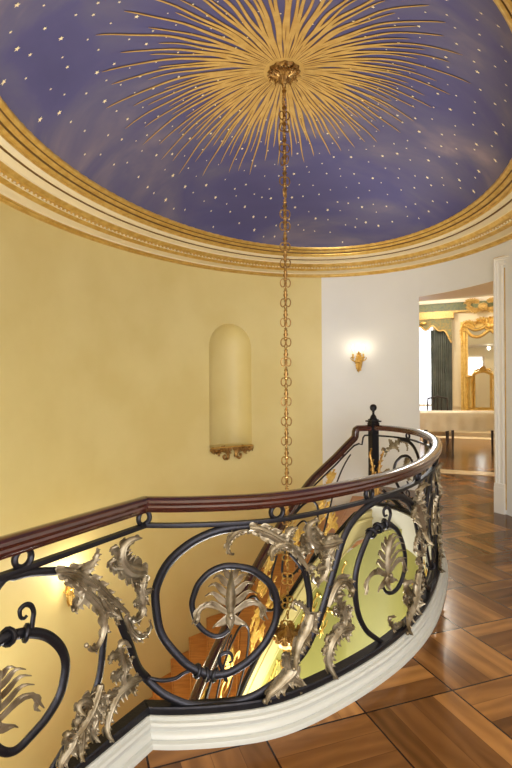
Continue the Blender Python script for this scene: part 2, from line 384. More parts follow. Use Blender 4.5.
# ---------------------------------------------------------------- plan of the oval
CX,CY=.31,4.32; TH=math.radians(66); VX=(math.cos(TH),math.sin(TH)); WX=(-math.sin(TH),math.cos(TH))
def oval(phi,a,b,z=0.): 
    c,s=math.cos(phi),math.sin(phi)
    return Vector((CX+a*c*VX[0]+b*s*WX[0],CY+a*c*VX[1]+b*s*WX[1],z))
WA,WB=3.31,2.40
def wall(phi,z=0.): return oval(phi,WA,WB,z)
def wnorm(phi):
    e=wall(phi+.001)-wall(phi-.001); e.z=0; e.normalize(); return Vector((e.y,-e.x,0))   # outward
D=math.radians
ZW=3.10; ZL=-4.2; EYE=1.5
# ---- walls
def strip(mb,phis,z0,z1,nz=1,mi=0):
    """curved wall strip; z0,z1 numbers or functions of phi"""
    rows=[]
    for k in range(nz+1):
        rows.append([wall(p,(z0(p) if callable(z0) else z0)*(1-k/nz)+(z1(p) if callable(z1) else z1)*k/nz) for p in phis])
    mb.grid(rows,mi)
def rng(a,b,n): return [a+(b-a)*k/n for k in range(n+1)]
# niche numbers
NL,NR=D(53.4),D(40.0); NC=(NL+NR)/2; NB=.625; NRAD=.34; NZC=2.36-NRAD
mb=MB()
strip(mb,rng(D(16.2),NR,14),ZL,ZW)
strip(mb,rng(NL,D(180),70),ZL,ZW)
ua=[math.cos(PI*k/28) for k in range(29)]           # 1..-1
ph=[NC+u*(NL-NC) for u in ua][::-1]
strip(mb,ph,ZL,NB)
strip(mb,ph,lambda p: NZC+NRAD*math.sqrt(max(0,1-((p-NC)/(NL-NC))**2)),ZW)
def nichept(u,dep,z):
    p=NC+u*(NL-NC); return wall(p,z)+wnorm(NC)*dep
dep=.26
rows=[]
for z in (NB,NB+.4,NB+.8,NZC):
    rows.append([nichept(math.cos(PI*k/28),dep*math.sin(PI*k/28),z) for k in range(29)])
for j in range(1,11):
    be=PI/2*j/10
    rows.append([nichept(math.cos(PI*k/28)*math.cos(be),dep*math.sin(PI*k/28)*math.cos(be),NZC+NRAD*math.sin(be)) for k in range(29)])
mb.grid(rows)
mb.add([nichept(math.cos(PI*k/28),dep*math.sin(PI*k/28),NB) for k in range(29)],[tuple(range(29))])
struct(mb.build('wall_back',M['yellow'],ang=30))
mb=MB()
HL,HR,HZ=D(-17.7),D(-43.5),2.69
strip(mb,rng(HL,D(16.2),16),ZL,ZW)
strip(mb,rng(HR,HL,14),HZ,ZW)
strip(mb,rng(D(-95),HR,24),-.3,ZW)
struct(mb.build('wall_right',M['white'],ang=30))
# reveal of the wide opening: left jamb and soffit through the thick wall
e1=Vector((.914,-.407,0))
A0=wall(HL); A1=wall(HR)
B0=Vector((2.40,7.30,0)); B1=Vector((3.02,6.62,0))
B0=A0+Vector((.07,.40,0)); B1=A1+Vector((.46,.86,0))
mb=MB()
mb.grid([[A0+Vector((0,0,0)),B0+Vector((0,0,0))],[A0+Vector((0,0,HZ)),B0+Vector((0,0,HZ))]])
hp=rng(HL,HR,10)
mb.grid([[wall(p,HZ) for p in hp],[B0+(B1-B0)*(k/10)+Vector((0,0,HZ)) for k in range(11)]])
mb.grid([[A1,B1],[A1+Vector((0,0,HZ)),B1+Vector((0,0,HZ))]])
struct(mb.build('trim_1',mat('peach reveal paint',(228,204,168),.5),smooth=False))

# ---- cornice
G,Cc,K=0,1,2
prof=[(0,-.012,G),(.018,-.012,G),(.03,.0,G),(.034,.012,G),(.05,.012,G),(.062,.022,G),(.068,.036,Cc),(.085,.04,Cc),(.12,.044,Cc),(.16,.052,Cc),(.2,.07,G),(.206,.078,G),(.222,.08,Cc),(.262,.09,G),(.268,.083,G),(.285,.086,G),(.30,.10,G),(.318,.118,G),(.324,.132,Cc),(.36,.142,Cc),(.395,.148,Cc),(.40,.16,K),(.41,.163,K),(.414,.156,Cc),(.44,.162,Cc),(.462,.18,Cc),(.47,.198,G),(.482,.194,G),(.497,.198,G),(.508,.212,G),(.511,.226,K),(.518,.23,K),(.522,.222,G),(.537,.222,G),(.552,.23,G),(.56,.244,G),(.563,.254,K),(.567,.256,K),(.571,.25,G),(.583,.25,G),(.597,.257,G),(.606,.268,G),(.61,.285,G)]
mb=MB(); NP=160
for j in range(len(prof)-1):
    rows=[]
    for t,z,_ in (prof[j],prof[j+1]):
        rows.append([oval(2*PI*k/NP,WA-t,WB-t,ZW-.0+z) for k in range(NP+1)])
    mb.grid(rows,prof[j+1][2] if prof[j][2]!=K else K)
# bead row
for k in range(330):
    p=oval(2*PI*k/330,WA-.242,WB-.242,ZW+.076); mb.ball(p,.013,4,Cc)
struct(mb.build('trim_2',[M['gold'],mat('cream cornice paint',(224,208,172),.45),mat('dark gilt shadow line',(112,80,36),.6)],ang=25))
# ---- dome with the painted sun and stars
DA,DB=WA-.605,WB-.605; ZD=ZW+.27; RISE=.92
def dome(x,y,off=0.):
    dx,dy=x-CX,y-CY; e=(dx*VX[0]+dy*VX[1])/DA; f=(dx*WX[0]+dy*WX[1])/DB
    return ZD+RISE*max(0,1-e*e-f*f)**.8-off
mb=MB(); rows=[]
for i in range(41):
    r=math.sin(PI/2*i/40)
    r=max(r,1e-3)
    rows.append([(lambda q:(q.x,q.y,dome(q.x,q.y)))(oval(2*PI*k/120,DA*r,DB*r)) for k in range(120)])
mb.grid(rows,0,closed=True,flip=True)
SX,SY=.268,4.45
def dpt(x,y,o): return (x,y,dome(x,y,o))
# gold disc and tapering wavy rays
nd=72
ring=[[dpt(SX+r*math.cos(2*PI*k/nd),SY+r*math.sin(2*PI*k/nd),.004) for k in range(nd)] for r in (.01,.08,.15,.2)]
mb.grid(ring,1,closed=True,flip=True)
NRAY=112
for k in range(NRAY):
    a=2*PI*(k+.3*random.uniform(-1,1))/NRAY
    R=1.36+.40*max(0,-math.sin(a+.15))
    R*= (1.0,.80,.93,.74)[k%4]*random.uniform(.95,1.04)
    amp=random.uniform(.006,.013); fz=random.uniform(9,13); phs=random.uniform(0,6)
    for mi,off,gr in((2,.005,.005),(1,.007,0.)):
        L_=[];Rr=[]
        for i in range(25):
            r=.18+(R-.18)*i/24
            w=min(.41*2*PI*r/NRAY,.004+.019*(1-i/24)**1.4)+gr*(1-i/24)**.5
            if i==24: w=.001
            o=amp*math.sin(fz*r+phs)*min(1,i/5)*(1-.5*i/24)
            ca,sa=math.cos(a),math.sin(a)
            L_.append(dpt(SX+r*ca-(o-w)*sa,SY+r*sa+(o-w)*ca,off)); Rr.append(dpt(SX+r*ca-(o+w)*sa,SY+r*sa+(o+w)*ca,off))
        mb.grid([L_,Rr],mi)
# stars on a jittered grid
stars=0
for i in range(-16,17):
    for j in range(-12,13):
        e=(i+.5*(j%2)+random.uniform(-.28,.28))/15.; f=(j+random.uniform(-.28,.28))/11.
        if e*e+f*f>.965: continue
        q=oval(0,0,0); x=CX+e*DA*VX[0]+f*DB*WX[0]; y=CY+e*DA*VX[1]+f*DB*WX[1]
        rr=math.hypot(x-SX,y-SY)
        if rr<.55: continue
        s=random.choice((.008,.009,.011,.015))*(.8 if rr<1.4 else 1.); a0=random.uniform(0,6)
        vs=[dpt(x,y,.0065)]
        for k in range(10):
            r=s*(1.25 if k%2==0 else .55); vs.append(dpt(x+r*math.cos(a0+k*PI/5),y+r*math.sin(a0+k*PI/5),.0065))
        mb.add(vs,[(0,k,k%10+1) for k in range(1,11)],3); stars+=1
struct(mb.build('ceiling',[M['sky'],M['sunray'],M['rayline'],M['star']],ang=60))

# ---------------------------------------------------------------- balustrade path round the stair well
MAIN=[(-.475,2.13),(-.33,2.125),(-.15,2.14),(.02,2.175),(.17,2.245),(.37,2.385),(.56,2.545),(.74,2.725),(.92,2.95),(1.09,3.22),(1.30,3.64),(1.47,4.07),(1.59,4.5),(1.645,4.9),(1.63,5.25),(1.52,5.55),(1.342,5.73)]
LEFT=[(-.475-.505*k*.05,2.13-.863*k*.05) for k in range(22,0,-1)]
RP=Path(LEFT+cat(MAIN,12),len(LEFT))
NEWEL=Vector((1.342,5.73,0))
# stairs: inner path, with the underside height of the handrail
ST=[(1.342,5.73),(1.12,5.665),(.85,5.52),(.55,5.33),(.22,5.04),(-.10,4.70),(-.386,4.27),(-.545,3.95),(-.64,3.5),(-.64,3.0),(-.56,2.6)]
SP=Path(cat(ST,10))
_hs=[(0.,.90),(.235,.86),(.50,.66),(.85,.43),(1.30,.05),(1.70,-.33),(2.2,-.77),(2.57,-1.06),(3.0,-1.39),(3.6,-1.83),(5,-2.86)]
def hz(s):
    for (a,x),(b,y) in zip(_hs,_hs[1:]):
        if s<=b: return x+(y-x)*(s-a)/(b-a)
    return _hs[-1][1]
def stz(s): return hz(s)-.84                         # top of the stringer
SEND=SP.s[-1]

# ---- floor : landing + hall + room beyond, cut round the stair well
mitre=RP.mitre()
edge=[(p.x-n.x*.03,p.y-n.y*.03) for p,n in mitre]
W0=wall(D(0.))
poly=[(W0.x,W0.y),(W0.x+.3,W0.y+1.2),(-.6,17.4),(6.6,17.4),(9.5,12.),(6.5,5.),(4.6,-4.),(-2.9,-4.),(-2.9,.6)]+edge
me=bpy.data.meshes.new('floor'); v3=[Vector((x,y,0)) for x,y in poly]
tris=tessellate_polygon([v3])
fs=[]
for t in tris:
    a,b,c=[v3[i] for i in t]
    fs.append(tuple(t) if (b-a).cross(c-a).z>0 else tuple(reversed(t)))
me.from_pydata([tuple(v) for v in v3],[],fs); me.materials.append(M['floor']); me.update()
fl=bpy.data.objects.new('floor',me); COL.objects.link(fl); struct(fl)
mb=MB(); N_=64
mb.add([wall(2*PI*k/N_,ZL) for k in range(N_)],[tuple(range(N_))])
struct(mb.build('floor_lower',M['stairwood'],smooth=False))

# ---- curb under the railing
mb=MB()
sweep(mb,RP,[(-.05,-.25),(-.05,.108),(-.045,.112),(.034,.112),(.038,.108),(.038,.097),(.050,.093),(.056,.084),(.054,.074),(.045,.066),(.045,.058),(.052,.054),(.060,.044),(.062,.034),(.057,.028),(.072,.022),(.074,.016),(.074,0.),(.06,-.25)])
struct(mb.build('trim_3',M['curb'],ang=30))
# ---- side of the well below the landing, with gilt arabesques
def scrollgold(mb,fn,s,zc,h,dirn,mi):
    pts=[]
    for k in range(22):
        t=k/21; a=t*3.6*PI*.55; r=h*(.5-.36*t)
        pts.append(fn(s+dirn*(h*.5-r*math.cos(a)),zc+r*math.sin(a)))
    mb.tube(pts,[.010*(1-.6*k/21) for k in range(22)],6,mi)
    for k in (4,9,14):
        b=pts[k]; q=fn(s+dirn*(h*.5-h*.62*math.cos(k/21*3.6*PI*.55)),zc+h*.62*math.sin(k/21*3.6*PI*.55))
        mb.tube([b,(Vector(b)+Vector(q))/2+Vector((0,0,.015)),q],[.010,.012,.003],5,mi)
mb=MB()
wp=[]
for k in range(101):
    t=-.02+4.28*k/100; p=RP.pos(t)-RP.nrm(t).to_2d()*.045; wp.append((p.x,p.y,-.06))
SS0=.42
tail=[]
for k in range(61):
    t=SS0+(SEND-SS0)*k/60; p=SP.pos(t)-SP.nrm(t).to_2d()*.022; tail.append((p.x,p.y,stz(t)-.29))
mid=cat([wp[-6],wp[-1],(NEWEL.x+.02,NEWEL.y-.20,-.16),tail[0],tail[6]],10)[10:31]
wp=wp[:-1]+mid+tail[1:]
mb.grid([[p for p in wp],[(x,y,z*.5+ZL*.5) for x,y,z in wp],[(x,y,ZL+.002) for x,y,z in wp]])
fr=lambda s,z: RP.pos(s).to_3d()-RP.nrm(s)*.047+Vector((0,0,z))
for k in range(7):
    s=1.4+k*.38
    scrollgold(mb,fr,s,-.28,.20,1 if k%2 else -1,1)
    scrollgold(mb,fr,s+.15,-.62,.26,-1 if k%2 else 1,1)
fs_=lambda s,z: SP.pos(s).to_3d()-SP.nrm(s)*.026+Vector((0,0,stz(s)+z))
for k in range(14):
    s=.45+k*.30
    if s>SEND-.3: break
    scrollgold(mb,fs_,s,-.46,.15,1 if k%2 else -1,1)
    scrollgold(mb,fs_,s+.14,-.78,.21,-1 if k%2 else 1,1)
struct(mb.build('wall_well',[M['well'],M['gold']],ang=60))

# ---------------------------------------------------------------- staircase
sta=thing('staircase','curving staircase of brown wooden steps going down along the yellow wall','stairs',(0,0,0))
def s_at(z):
    lo,hi=0.,SEND
    for _ in range(40):
        m=(lo+hi)/2
        if stz(m)>z: lo=m
        else: hi=m
    return lo
rise=.17; NS=17
for i in range(NS):
    zt=-rise*(i+1)
    sa=s_at(-rise*i-.02) if i else .05
    sb=min(s_at(-rise*(i+1)-.02),SEND)
    if sb-sa<.02: break
    pa=-rise*i/.0313; pb=-rise*(i+1)/.0313
    pa,pb=D(-pa),D(-pb)
    nse=.02/max(.3,1)
    inn=[SP.pos(sa+(sb-sa)*k/2).to_3d()-SP.nrm(sa)*.0 for k in range(3)]
    out=[wall(pa+(pb-pa)*k/2)-wnorm(pa)*.01 for k in range(3)]
    mb=MB()
    lo_=zt-rise-.02
    ring_=inn+out[::-1]
    n=len(ring_)
    vs=[(p.x,p.y,zt) for p in ring_]+[(p.x,p.y,lo_) for p in ring_]
    fs=[tuple(range(n))]+[tuple(range(2*n-1,n-1,-1))]+[(k,(k+1)%n+0,(k+1)%n+n,k+n) for k in range(n)]
    fs[2:]=[(k+n,(k+1)%n+n,(k+1)%n,k) for k in range(n)]
    mb.add(vs,fs)
    # projecting nosing on the lower edge
    a,b=inn[2],out[2]; d=(b-a).normalized(); q=Vector((d.y,-d.x,0)); 
    if q.dot(inn[2]-inn[0])<0: q=-q
    mb.tube([Vector((a.x,a.y,zt-.014))+q*.012,Vector((b.x,b.y,zt-.014))+q*.012],.014,8)
    mb.build('step',M['stairwood'],sta,ang=30)
# stringer + spandrel
ss=[(SEND)*k/70 for k in range(71)]
SPs=Path([tuple(SP.pos(s)) for s in ss]); szs=[stz(s) for s in ss]
mb=MB()
sweep(mb,SPs,[(.03,.0),(-.03,.0),(-.036,-.02),(-.03,-.03),(-.03,-.07),(-.04,-.08),(-.04,-.10),(-.03,-.11),(-.03,-.26),(-.036,-.27),(-.036,-.285),(-.025,-.30),(.03,-.30)],0,szs)
mb.build('stringer',M['string'],sta,ang=25)
# ---------------------------------------------------------------- ironwork builders
def mapR(s,z,n): return RP.pos(s).to_3d()+RP.nrm(s)*n+Vector((0,0,z))
def nrmR(s): return RP.nrm(s)
def mapS(s,z,n): return SP.pos(s).to_3d()+SP.nrm(s)*n+Vector((0,0,stz(s)+z))
def nrmS(s): return SP.nrm(s)
def bar(mp,nf,pts,rp,taper,parent,name,m,n=None,off=0.):
    P=cat(pts,6); P=resample(P,max(10,int(len(pts)*4)))
    N=len(P); rr=[]
    for i in range(N):
        t=i/(N-1); rr.append(rp+(taper-rp)*max(0,(t-.55)/.45)**1.3)
    mb=MB()
    mb.tube([mp(a,b,off) for a,b in P],rr,8,r2=[.62*x+.002 for x in rr],side=[nf(a) for a,b in P])
    # rolled bead at the slim end
    return mb.build(name,m,parent,ang=50)
def blade(mb,mp,pts,W,off=0.,curl=.35,base=.45,lift=.0,cup=.22):
    """one smooth tapering leaflet with a centre groove"""
    P=cat(pts,5); N=9; P=resample(P,N); V=(-1,-.55,0,.55,1); loop=[]
    for i in range(N):
        t=i/(N-1); a=P[max(i-1,0)];b=P[min(i+1,N-1)]
        tx,tz=b[0]-a[0],b[1]-a[1]; l=math.hypot(tx,tz) or 1e-6; nx,nz=-tz/l,tx/l
        h=W*.5*(base+(1-base)*math.sin(PI*min(1,t*1.15+.05)))*(1-t**5*.75)
        rt=[];rb=[]
        for v in V:
            n=off+lift*t+W*cup*(abs(v)-.5)+W*curl*max(0,t-.55)**2*4
            if abs(v)==1: n-=W*.16
            x,z=P[i][0]+nx*v*h,P[i][1]+nz*v*h
            rt.append(mp(x,z,n)); rb.append(mp(x,z,n-.0035))
        loop.append(rt+rb[::-1])
    mb.grid(loop,0,closed=True); m=len(loop[0])
    mb.add(loop[0],[tuple(range(m-1,-1,-1))]); mb.add(loop[-1],[tuple(range(m))])
def leafgeo(mb,mp,pts,W,off=0.,lobes=None,seed=0):
    """acanthus leaf: a ribbed spine with pairs of overlapping leaflets, scrolled tip"""
    rnd=random.Random(seed); W=W*1.25
    P=cat(pts,6); L=sum(math.dist(a,b) for a,b in zip(P,P[1:]))
    K=lobes or max(3,min(7,round(L/(W*.40)))); N=max(16,min(44,int(L/.008))); P=resample(P,N)
    def env(t): return min(1,.45+t*3.2)*(1-t)**.45*.92+.10
    V=(-1,-.6,-.25,0,.25,.6,1); loop=[]
    for i in range(N):
        t=i/(N-1); a=P[max(i-1,0)];b=P[min(i+1,N-1)]
        tx,tz=b[0]-a[0],b[1]-a[1]; l=math.hypot(tx,tz) or 1e-6; nx,nz=-tz/l,tx/l
        h=W*.27*env(t)+.002; rt=[];rb=[]
        for v in V:
            n=off+.006+W*.16*(1-v*v)-(W*.07 if v==0 else 0)+W*.4*max(0,(t-.75)/.25)**2
            rt.append(mp(P[i][0]+nx*v*h,P[i][1]+nz*v*h,n)); rb.append(mp(P[i][0]+nx*v*h,P[i][1]+nz*v*h,n-.004))
        loop.append(rt+rb[::-1])
    mb.grid(loop,0,closed=True); m=len(loop[0])
    mb.add(loop[0],[tuple(range(m-1,-1,-1))]); mb.add(loop[-1],[tuple(range(m))])
    for k in range(K):
        for sg in(-1,1):
            t=min(.93,(k+(.35 if sg>0 else .6))/K*.93); i=int(t*(N-1)); e=env(t)
            a=P[max(i-1,0)];b=P[min(i+1,N-1)]
            tx,tz=b[0]-a[0],b[1]-a[1]; l=math.hypot(tx,tz) or 1e-6; tx/=l;tz/=l; nx,nz=-tz*sg,tx*sg
            ln=W*.62*e*rnd.uniform(.85,1.15); x,z=P[i]
            q=lambda u,w:(x+nx*u*ln+tx*w*ln,z+nz*u*ln+tz*w*ln)
            blade(mb,mp,[q(.05,-.15),q(.42,.22),q(.78,.62),q(.98,.70)],W*.60*e+.006,off+.003,curl=.4,lift=.006)
    s_,z_=P[-1]; mb.ball(mp(s_,z_,off+W*.32),min(.011,W*.13),6)
_ls=[0]
def leaf(mp,pts,W,off,parent,m):
    _ls[0]+=1; mb=MB(); leafgeo(mb,mp,pts,W,off,seed=_ls[0]); return mb.build('acanthus_leaf',m,parent,ang=60)
def palmette(mp,base,tip,W,parent,m,fw=1.):
    mb=MB(); bs,bz=base; ds,dz=tip[0]-base[0],tip[1]-base[1]; H=math.hypot(ds,dz); ux,uz=ds/H,dz/H
    def q(a,b): return (bs+uz*a*fw*H+ux*b*H, bz-ux*a*fw*H+uz*b*H)     # a across, b up (fractions of H)
    blade(mb,mp,[q(0,.18),q(0,.45),q(0,.75),q(0,1.0)],H*.17,.022,cup=-.25)
    for sg in(-1,1):
        for b0,ln,sp in((.24,.24,.38),(.38,.25,.36),(.53,.25,.32),(.68,.23,.25),(.82,.17,.14)):
            blade(mb,mp,[q(0,b0),q(sg*sp*.38,b0+ln*.42),q(sg*sp*.74,b0+ln*.95),q(sg*sp*1.05,b0+ln*.86)],H*.105,.008,curl=.9,lift=.012)
        blade(mb,mp,[q(sg*.03,.26),q(sg*.18,.37),q(sg*.34,.42),q(sg*.46,.35),q(sg*.51,.22),q(sg*.56,.12)],H*.10,.014,curl=.4,base=.7)
        blade(mb,mp,[q(sg*.44,.36),q(sg*.50,.26),q(sg*.47,.16),q(sg*.52,.10)],H*.12,.012)
        blade(mb,mp,[q(0,.24),q(sg*.10,.12),q(sg*.22,.08),q(sg*.26,.04)],H*.13,.010)
    blade(mb,mp,[q(0,.28),q(0,.14),q(0,-.02)],H*.16,.02,cup=-.2)
    mb.ball(mp(*q(0,.26),.028),.013,8)
    return mb.build('palmette',m,parent,ang=60)
def collar(mp,nf,pts,parent,m):
    mb=MB()
    for (a,b),(c,d) in zip(pts,list(pts[1:])+[pts[-2]]):
        t=Vector((c-a,d-b)).normalized(); 
        cc=[]
        for k in range(12):
            al=2*PI*k/12
            cc.append(mp(a-t.y*.024*math.cos(al)+t.x*.010*math.sin(al),b+t.x*.024*math.cos(al)+t.y*.010*math.sin(al),.020*math.sin(al)))
        mb.tube(cc,.0085,6,closed=True)
    return mb.build('collar',m,parent,ang=60)
def ring(mp,nf,s,z,r,parent,m,rt=.0085):
    mb=MB(); cc=[mp(s+r*math.cos(2*PI*k/20),z+r*math.sin(2*PI*k/20),0) for k in range(20)]
    mb.tube(cc,rt,8,closed=True,r2=.012,side=[nf(s)]*20)
    return mb.build('ring',m,parent,ang=50)
HR_PROF=[(-.026,0),(.026,0),(.028,.008),(.033,.012),(.036,.022),(.033,.03),(.034,.034),(.037,.042),(.033,.052),(.022,.058),(0,.061),(-.022,.058),(-.033,.052),(-.037,.042),(-.034,.034),(-.033,.03),(-.036,.022),(-.033,.012),(-.028,.008)]

# ---- balustrade on the landing
bal=thing('balustrade','curved wrought iron balustrade with silvered acanthus scrolls and mahogany handrail round the landing','balustrade',(0,0,0))
mb=MB(); sweep(mb,RP,[(a*1.05,.963+b) for a,b in HR_PROF]); mb.build('handrail',M['mahog'],bal,ang=35)
mb=MB(); sweep(mb,RP,[(-.012,.893),(.012,.893),(.014,.9),(.012,.911),(-.012,.911)]); mb.build('upper_bar',M['iron'],bal,ang=30)
mb=MB(); sweep(mb,RP,[(-.026,.112),(.026,.112),(.028,.12),(.028,.138),(.024,.144),(-.024,.144),(-.028,.138),(-.028,.12)]); mb.build('base_bar',M['iron'],bal,ang=30)
for s in (-.575,-.012,.573,1.178,1.80,2.40,3.0,3.5,3.78,4.23):
    ring(mapR,nrmR,s,.937,.030,bal,M['iron'],.0105)
SMAX=4.64
for kk,sh in enumerate((0.,1.95,3.9)):
    sets=[(BARS_A,LEAVES_A),(BARS_B,LEAVES_B)]+([(BARS_L,LEAVES_L)] if kk==0 else [])
    for B_,L_ in sets:
        for nm,pts,r,tp in B_:
            p=[(a+sh,b) for a,b in pts if not(sh and a<-.47)]
            p=[q for q in p if q[0]<SMAX] 
            if len(p)<max(4,.8*len(pts)) and not(sh and len(pts)>30): continue
            if len(p)<6: continue
            if B_ is BARS_B and len(pts)>30 and sh==0: p=p+[(-.80,.72),(-.9,.6),(-.96,.45)]
            bar(mapR,nrmR,p,r,tp,bal,nm,M['iron'])
        for pts,w,o in L_:
            p=[(a+sh,b) for a,b in pts]
            if max(q[0] for q in p)>SMAX: continue
            leaf(mapR,p,w,o,bal,M['pewter'])
    for (pp,w),cl in ((PAL_A,COL_A),(PAL_B,COL_B))+(((PAL_L,COL_L),) if kk==0 else ()):
        if pp[0][0]+sh>4.5: continue
        palmette(mapR,(pp[0][0]+sh,pp[0][1]),(pp[1][0]+sh,pp[1][1]),w,bal,M['pewter'],1.1 if pp is PAL_A[0] else 1.4)
        collar(mapR,nrmR,[(a+sh,b) for a,b in cl],bal,M['iron'])

# ---- newel post
nw=thing('newel_post','square black iron newel post topped by a ball finial','post',(NEWEL.x,NEWEL.y,.112))
mb=MB(); rz=math.radians(20)
mb.box((NEWEL.x,NEWEL.y,.6),(.086,.086,.976),rz); mb.build('shaft',M['iron'],nw,smooth=False)
for z,w,h_,nm in((.15,.118,.075,'base_block'),(1.03,.098,.03,'neck_moulding'),(1.065,.13,.016,'cap_plate')):
    mb=MB(); mb.box((NEWEL.x,NEWEL.y,z),(w,w,h_),rz); mb.build(nm,M['iron'],nw,smooth=False)
mb=MB(); mb.lathe([(.05,1.07),(.05,1.085),(.038,1.10),(.030,1.125),(.014,1.145),(.012,1.165),(.020,1.17),(.012,1.178),(.024,1.186),(.036,1.20),(.040,1.22),(.036,1.24),(.024,1.254),(.0005,1.26)],(NEWEL.x,NEWEL.y,0),20); mb.build('ball_finial',M['iron'],nw,ang=40)
for sg in(-1,1):
    mb=MB()
    base=NEWEL+Vector((.0,0,0))
    f=lambda s,z,n: NEWEL+Vector((math.cos(rz)*s-.05*math.sin(rz)*-1*0,math.sin(rz)*s,0))+Vector((math.sin(rz),-math.cos(rz),0))*(.045+n)*1+Vector((0,0,z))
    leafgeo(mb,f,[(sg*.012,.20),(sg*.03,.40),(sg*.05,.58),(sg*.085,.70),(sg*.075,.76)],.06,0.)
    mb.build('acanthus_leaf',M['brass'],nw,ang=60)

# ---- stair balustrade
sb_=thing('stair_balustrade','stair railing with gilded leaf scrolls and dark mahogany handrail descending from the newel post','balustrade',(0,0,0))
pts=[SP.pos(.045).to_3d()+Vector((0,0,.99)),SP.pos(.12).to_3d()+Vector((0,0,.99)),SP.pos(.20).to_3d()+Vector((0,0,.99)),SP.pos(.222).to_3d()+Vector((0,0,.975)),SP.pos(.23).to_3d()+Vector((0,0,.95)),SP.pos(.236).to_3d()+Vector((0,0,.90))]
pts+=[SP.pos(s).to_3d()+Vector((0,0,hz(s)+.03)) for s in [.25+(SEND-.25)*k/60 for k in range(61)]]
mb=MB(); rows=[]
for i,p in enumerate(pts):
    t=(pts[min(i+1,len(pts)-1)]-pts[max(i-1,0)]).normalized(); s=min(SEND-.05,.045+i*.07)
    hd=Vector((t.x,t.y,0)); n=SP.nrm(.2) if i<6 else Vector((hd.y,-hd.x,0)).normalized()
    up=t.cross(n)
    if i>=1 and up.dot(prevup)<0: up=-up
    prevup=up if i else up
    if i==0 and up.z<0: up=-up; prevup=up
    rows.append([p+n*a*1.1+up*(b-.03)*1.1 for a,b in HR_PROF])
mb.grid(rows,0,closed=True); mb.add(rows[0],[tuple(range(len(HR_PROF)))]); mb.build('handrail',M['mahog'],sb_,ang=35)
s2=[.12+(SEND-.12)*k/60 for k in range(61)]
mb=MB(); mb.tube([SP.pos(.05).to_3d()+Vector((0,0,.905)),SP.pos(.11).to_3d()+Vector((0,0,.905)),SP.pos(.13).to_3d()+Vector((0,0,.88)),SP.pos(.145).to_3d()+Vector((0,0,.80))]+[SP.pos(s).to_3d()+Vector((0,0,hz(s)-.055)) for s in s2[1:]],.010,8); mb.build('upper_bar',M['iron'],sb_)
mb=MB(); sweep(mb,Path([tuple(SP.pos(s)) for s in s2]),[(-.02,0),(.02,0),(.02,.025),(-.02,.025)],0,[stz(s) for s in s2]); mb.build('base_bar',M['iron'],sb_,ang=30)
for k in range(8):
    s=.42+k*.5
    if s<SEND-.1: ring(mapS,nrmS,s,.812,.024,sb_,M['iron'],.006)
zf=lambda z:.03+(z-.14)*.97
def stl(z): return .03+(z-.144)*.99
for sh in (.72,2.67,):
    for B_,L_ in ((BARS_A,LEAVES_A),(BARS_B,LEAVES_B)):
        for nm,pts_,r,tp in B_:
            p=[(a+sh,stl(b)) for a,b in pts_ if not(len(pts_)>30 and a<-.47)]
            p=[q for q in p if .15<q[0]<SEND-.05]
            if len(p)<6 or (len(p)<.8*len(pts_) and len(pts_)<30): continue
            bar(mapS,nrmS,p,r*.72,tp*.72,sb_,nm,M['iron'])
        for pts_,w,o in L_:
            p=[(a+sh,stl(b)) for a,b in pts_]
            if max(q[0] for q in p)>SEND-.05 or min(q[0] for q in p)<.1: continue
            leaf(mapS,p,w*.95,o,sb_,M['gold'])
    for pp,w in (PAL_A,PAL_B):
        if pp[0][0]+sh<SEND-.3: palmette(mapS,(pp[0][0]+sh,stl(pp[0][1])),(pp[1][0]+sh,stl(pp[1][1])),w,sb_,M['gold'])

# ---------------------------------------------------------------- chandelier on its long chain
ZT=dome(SX,SY)
ch=thing('chandelier','gilt chandelier hanging on a long ringed chain from the painted sun into the stair well','chandelier',(SX,SY,ZT))
mb=MB()
mb.lathe([(.001,0.),(.135,-.0),(.142,-.012),(.13,-.03),(.10,-.045),(.07,-.055),(.05,-.075),(.038,-.10),(.02,-.125),(.001,-.13)],(SX,SY,ZT+.004),48,lobes=12,amp=.06)
for k in range(12):
    a=2*PI*k/12
    f=lambda s,z,n,a=a: Vector((SX,SY,ZT))+Vector((math.cos(a),math.sin(a),0))*z+Vector((-math.sin(a),math.cos(a),0))*s+Vector((0,0,-.035-.02-n+ (z-.05)*.35))
    leafgeo(mb,f,[(0,.04),(0,.08),(.004,.115),(.004,.14)],.06,0.,lobes=3)
mb.build('ceiling_rose',M['brass'],ch,ang=50)
link_proto={}
def copy_link(key,maker,name,loc,rz):
    if key not in link_proto:
        o=maker().build(name,M['brass'] if key!='drop' else M['crystal'],None,ang=60); link_proto[key]=o
    else:
        o=link_proto[key].copy(); COL.objects.link(o)
    o.parent=ch; o.matrix_parent_inverse=Matrix.Identity(4)
    o.location=Vector(loc)-Vector((SX,SY,ZT)); o.rotation_euler=(0,0,rz)
    return o
def mk_small():
    mb=MB(); mb.tube([(.011*math.cos(2*PI*k/12),0,.020*math.sin(2*PI*k/12)) for k in range(12)],.0052,6,closed=True); return mb
def mk_sleeve():
    mb=MB(); mb.lathe([(.0005,.06),(.016,.056),(.010,.046),(.019,.034),(.011,.02),(.023,0),(.011,-.02),(.019,-.034),(.010,-.046),(.016,-.056),(.0005,-.06)],n=10); return mb
def mk_loops():
    mb=MB()
    for sg in(-1,1):
        mb.tube([(sg*(.024+.022*math.cos(2*PI*k/14)),0,.036*math.sin(2*PI*k/14)) for k in range(14)],.006,6,closed=True)
    mb.ball((0,0,0),.010,6)
    return mb
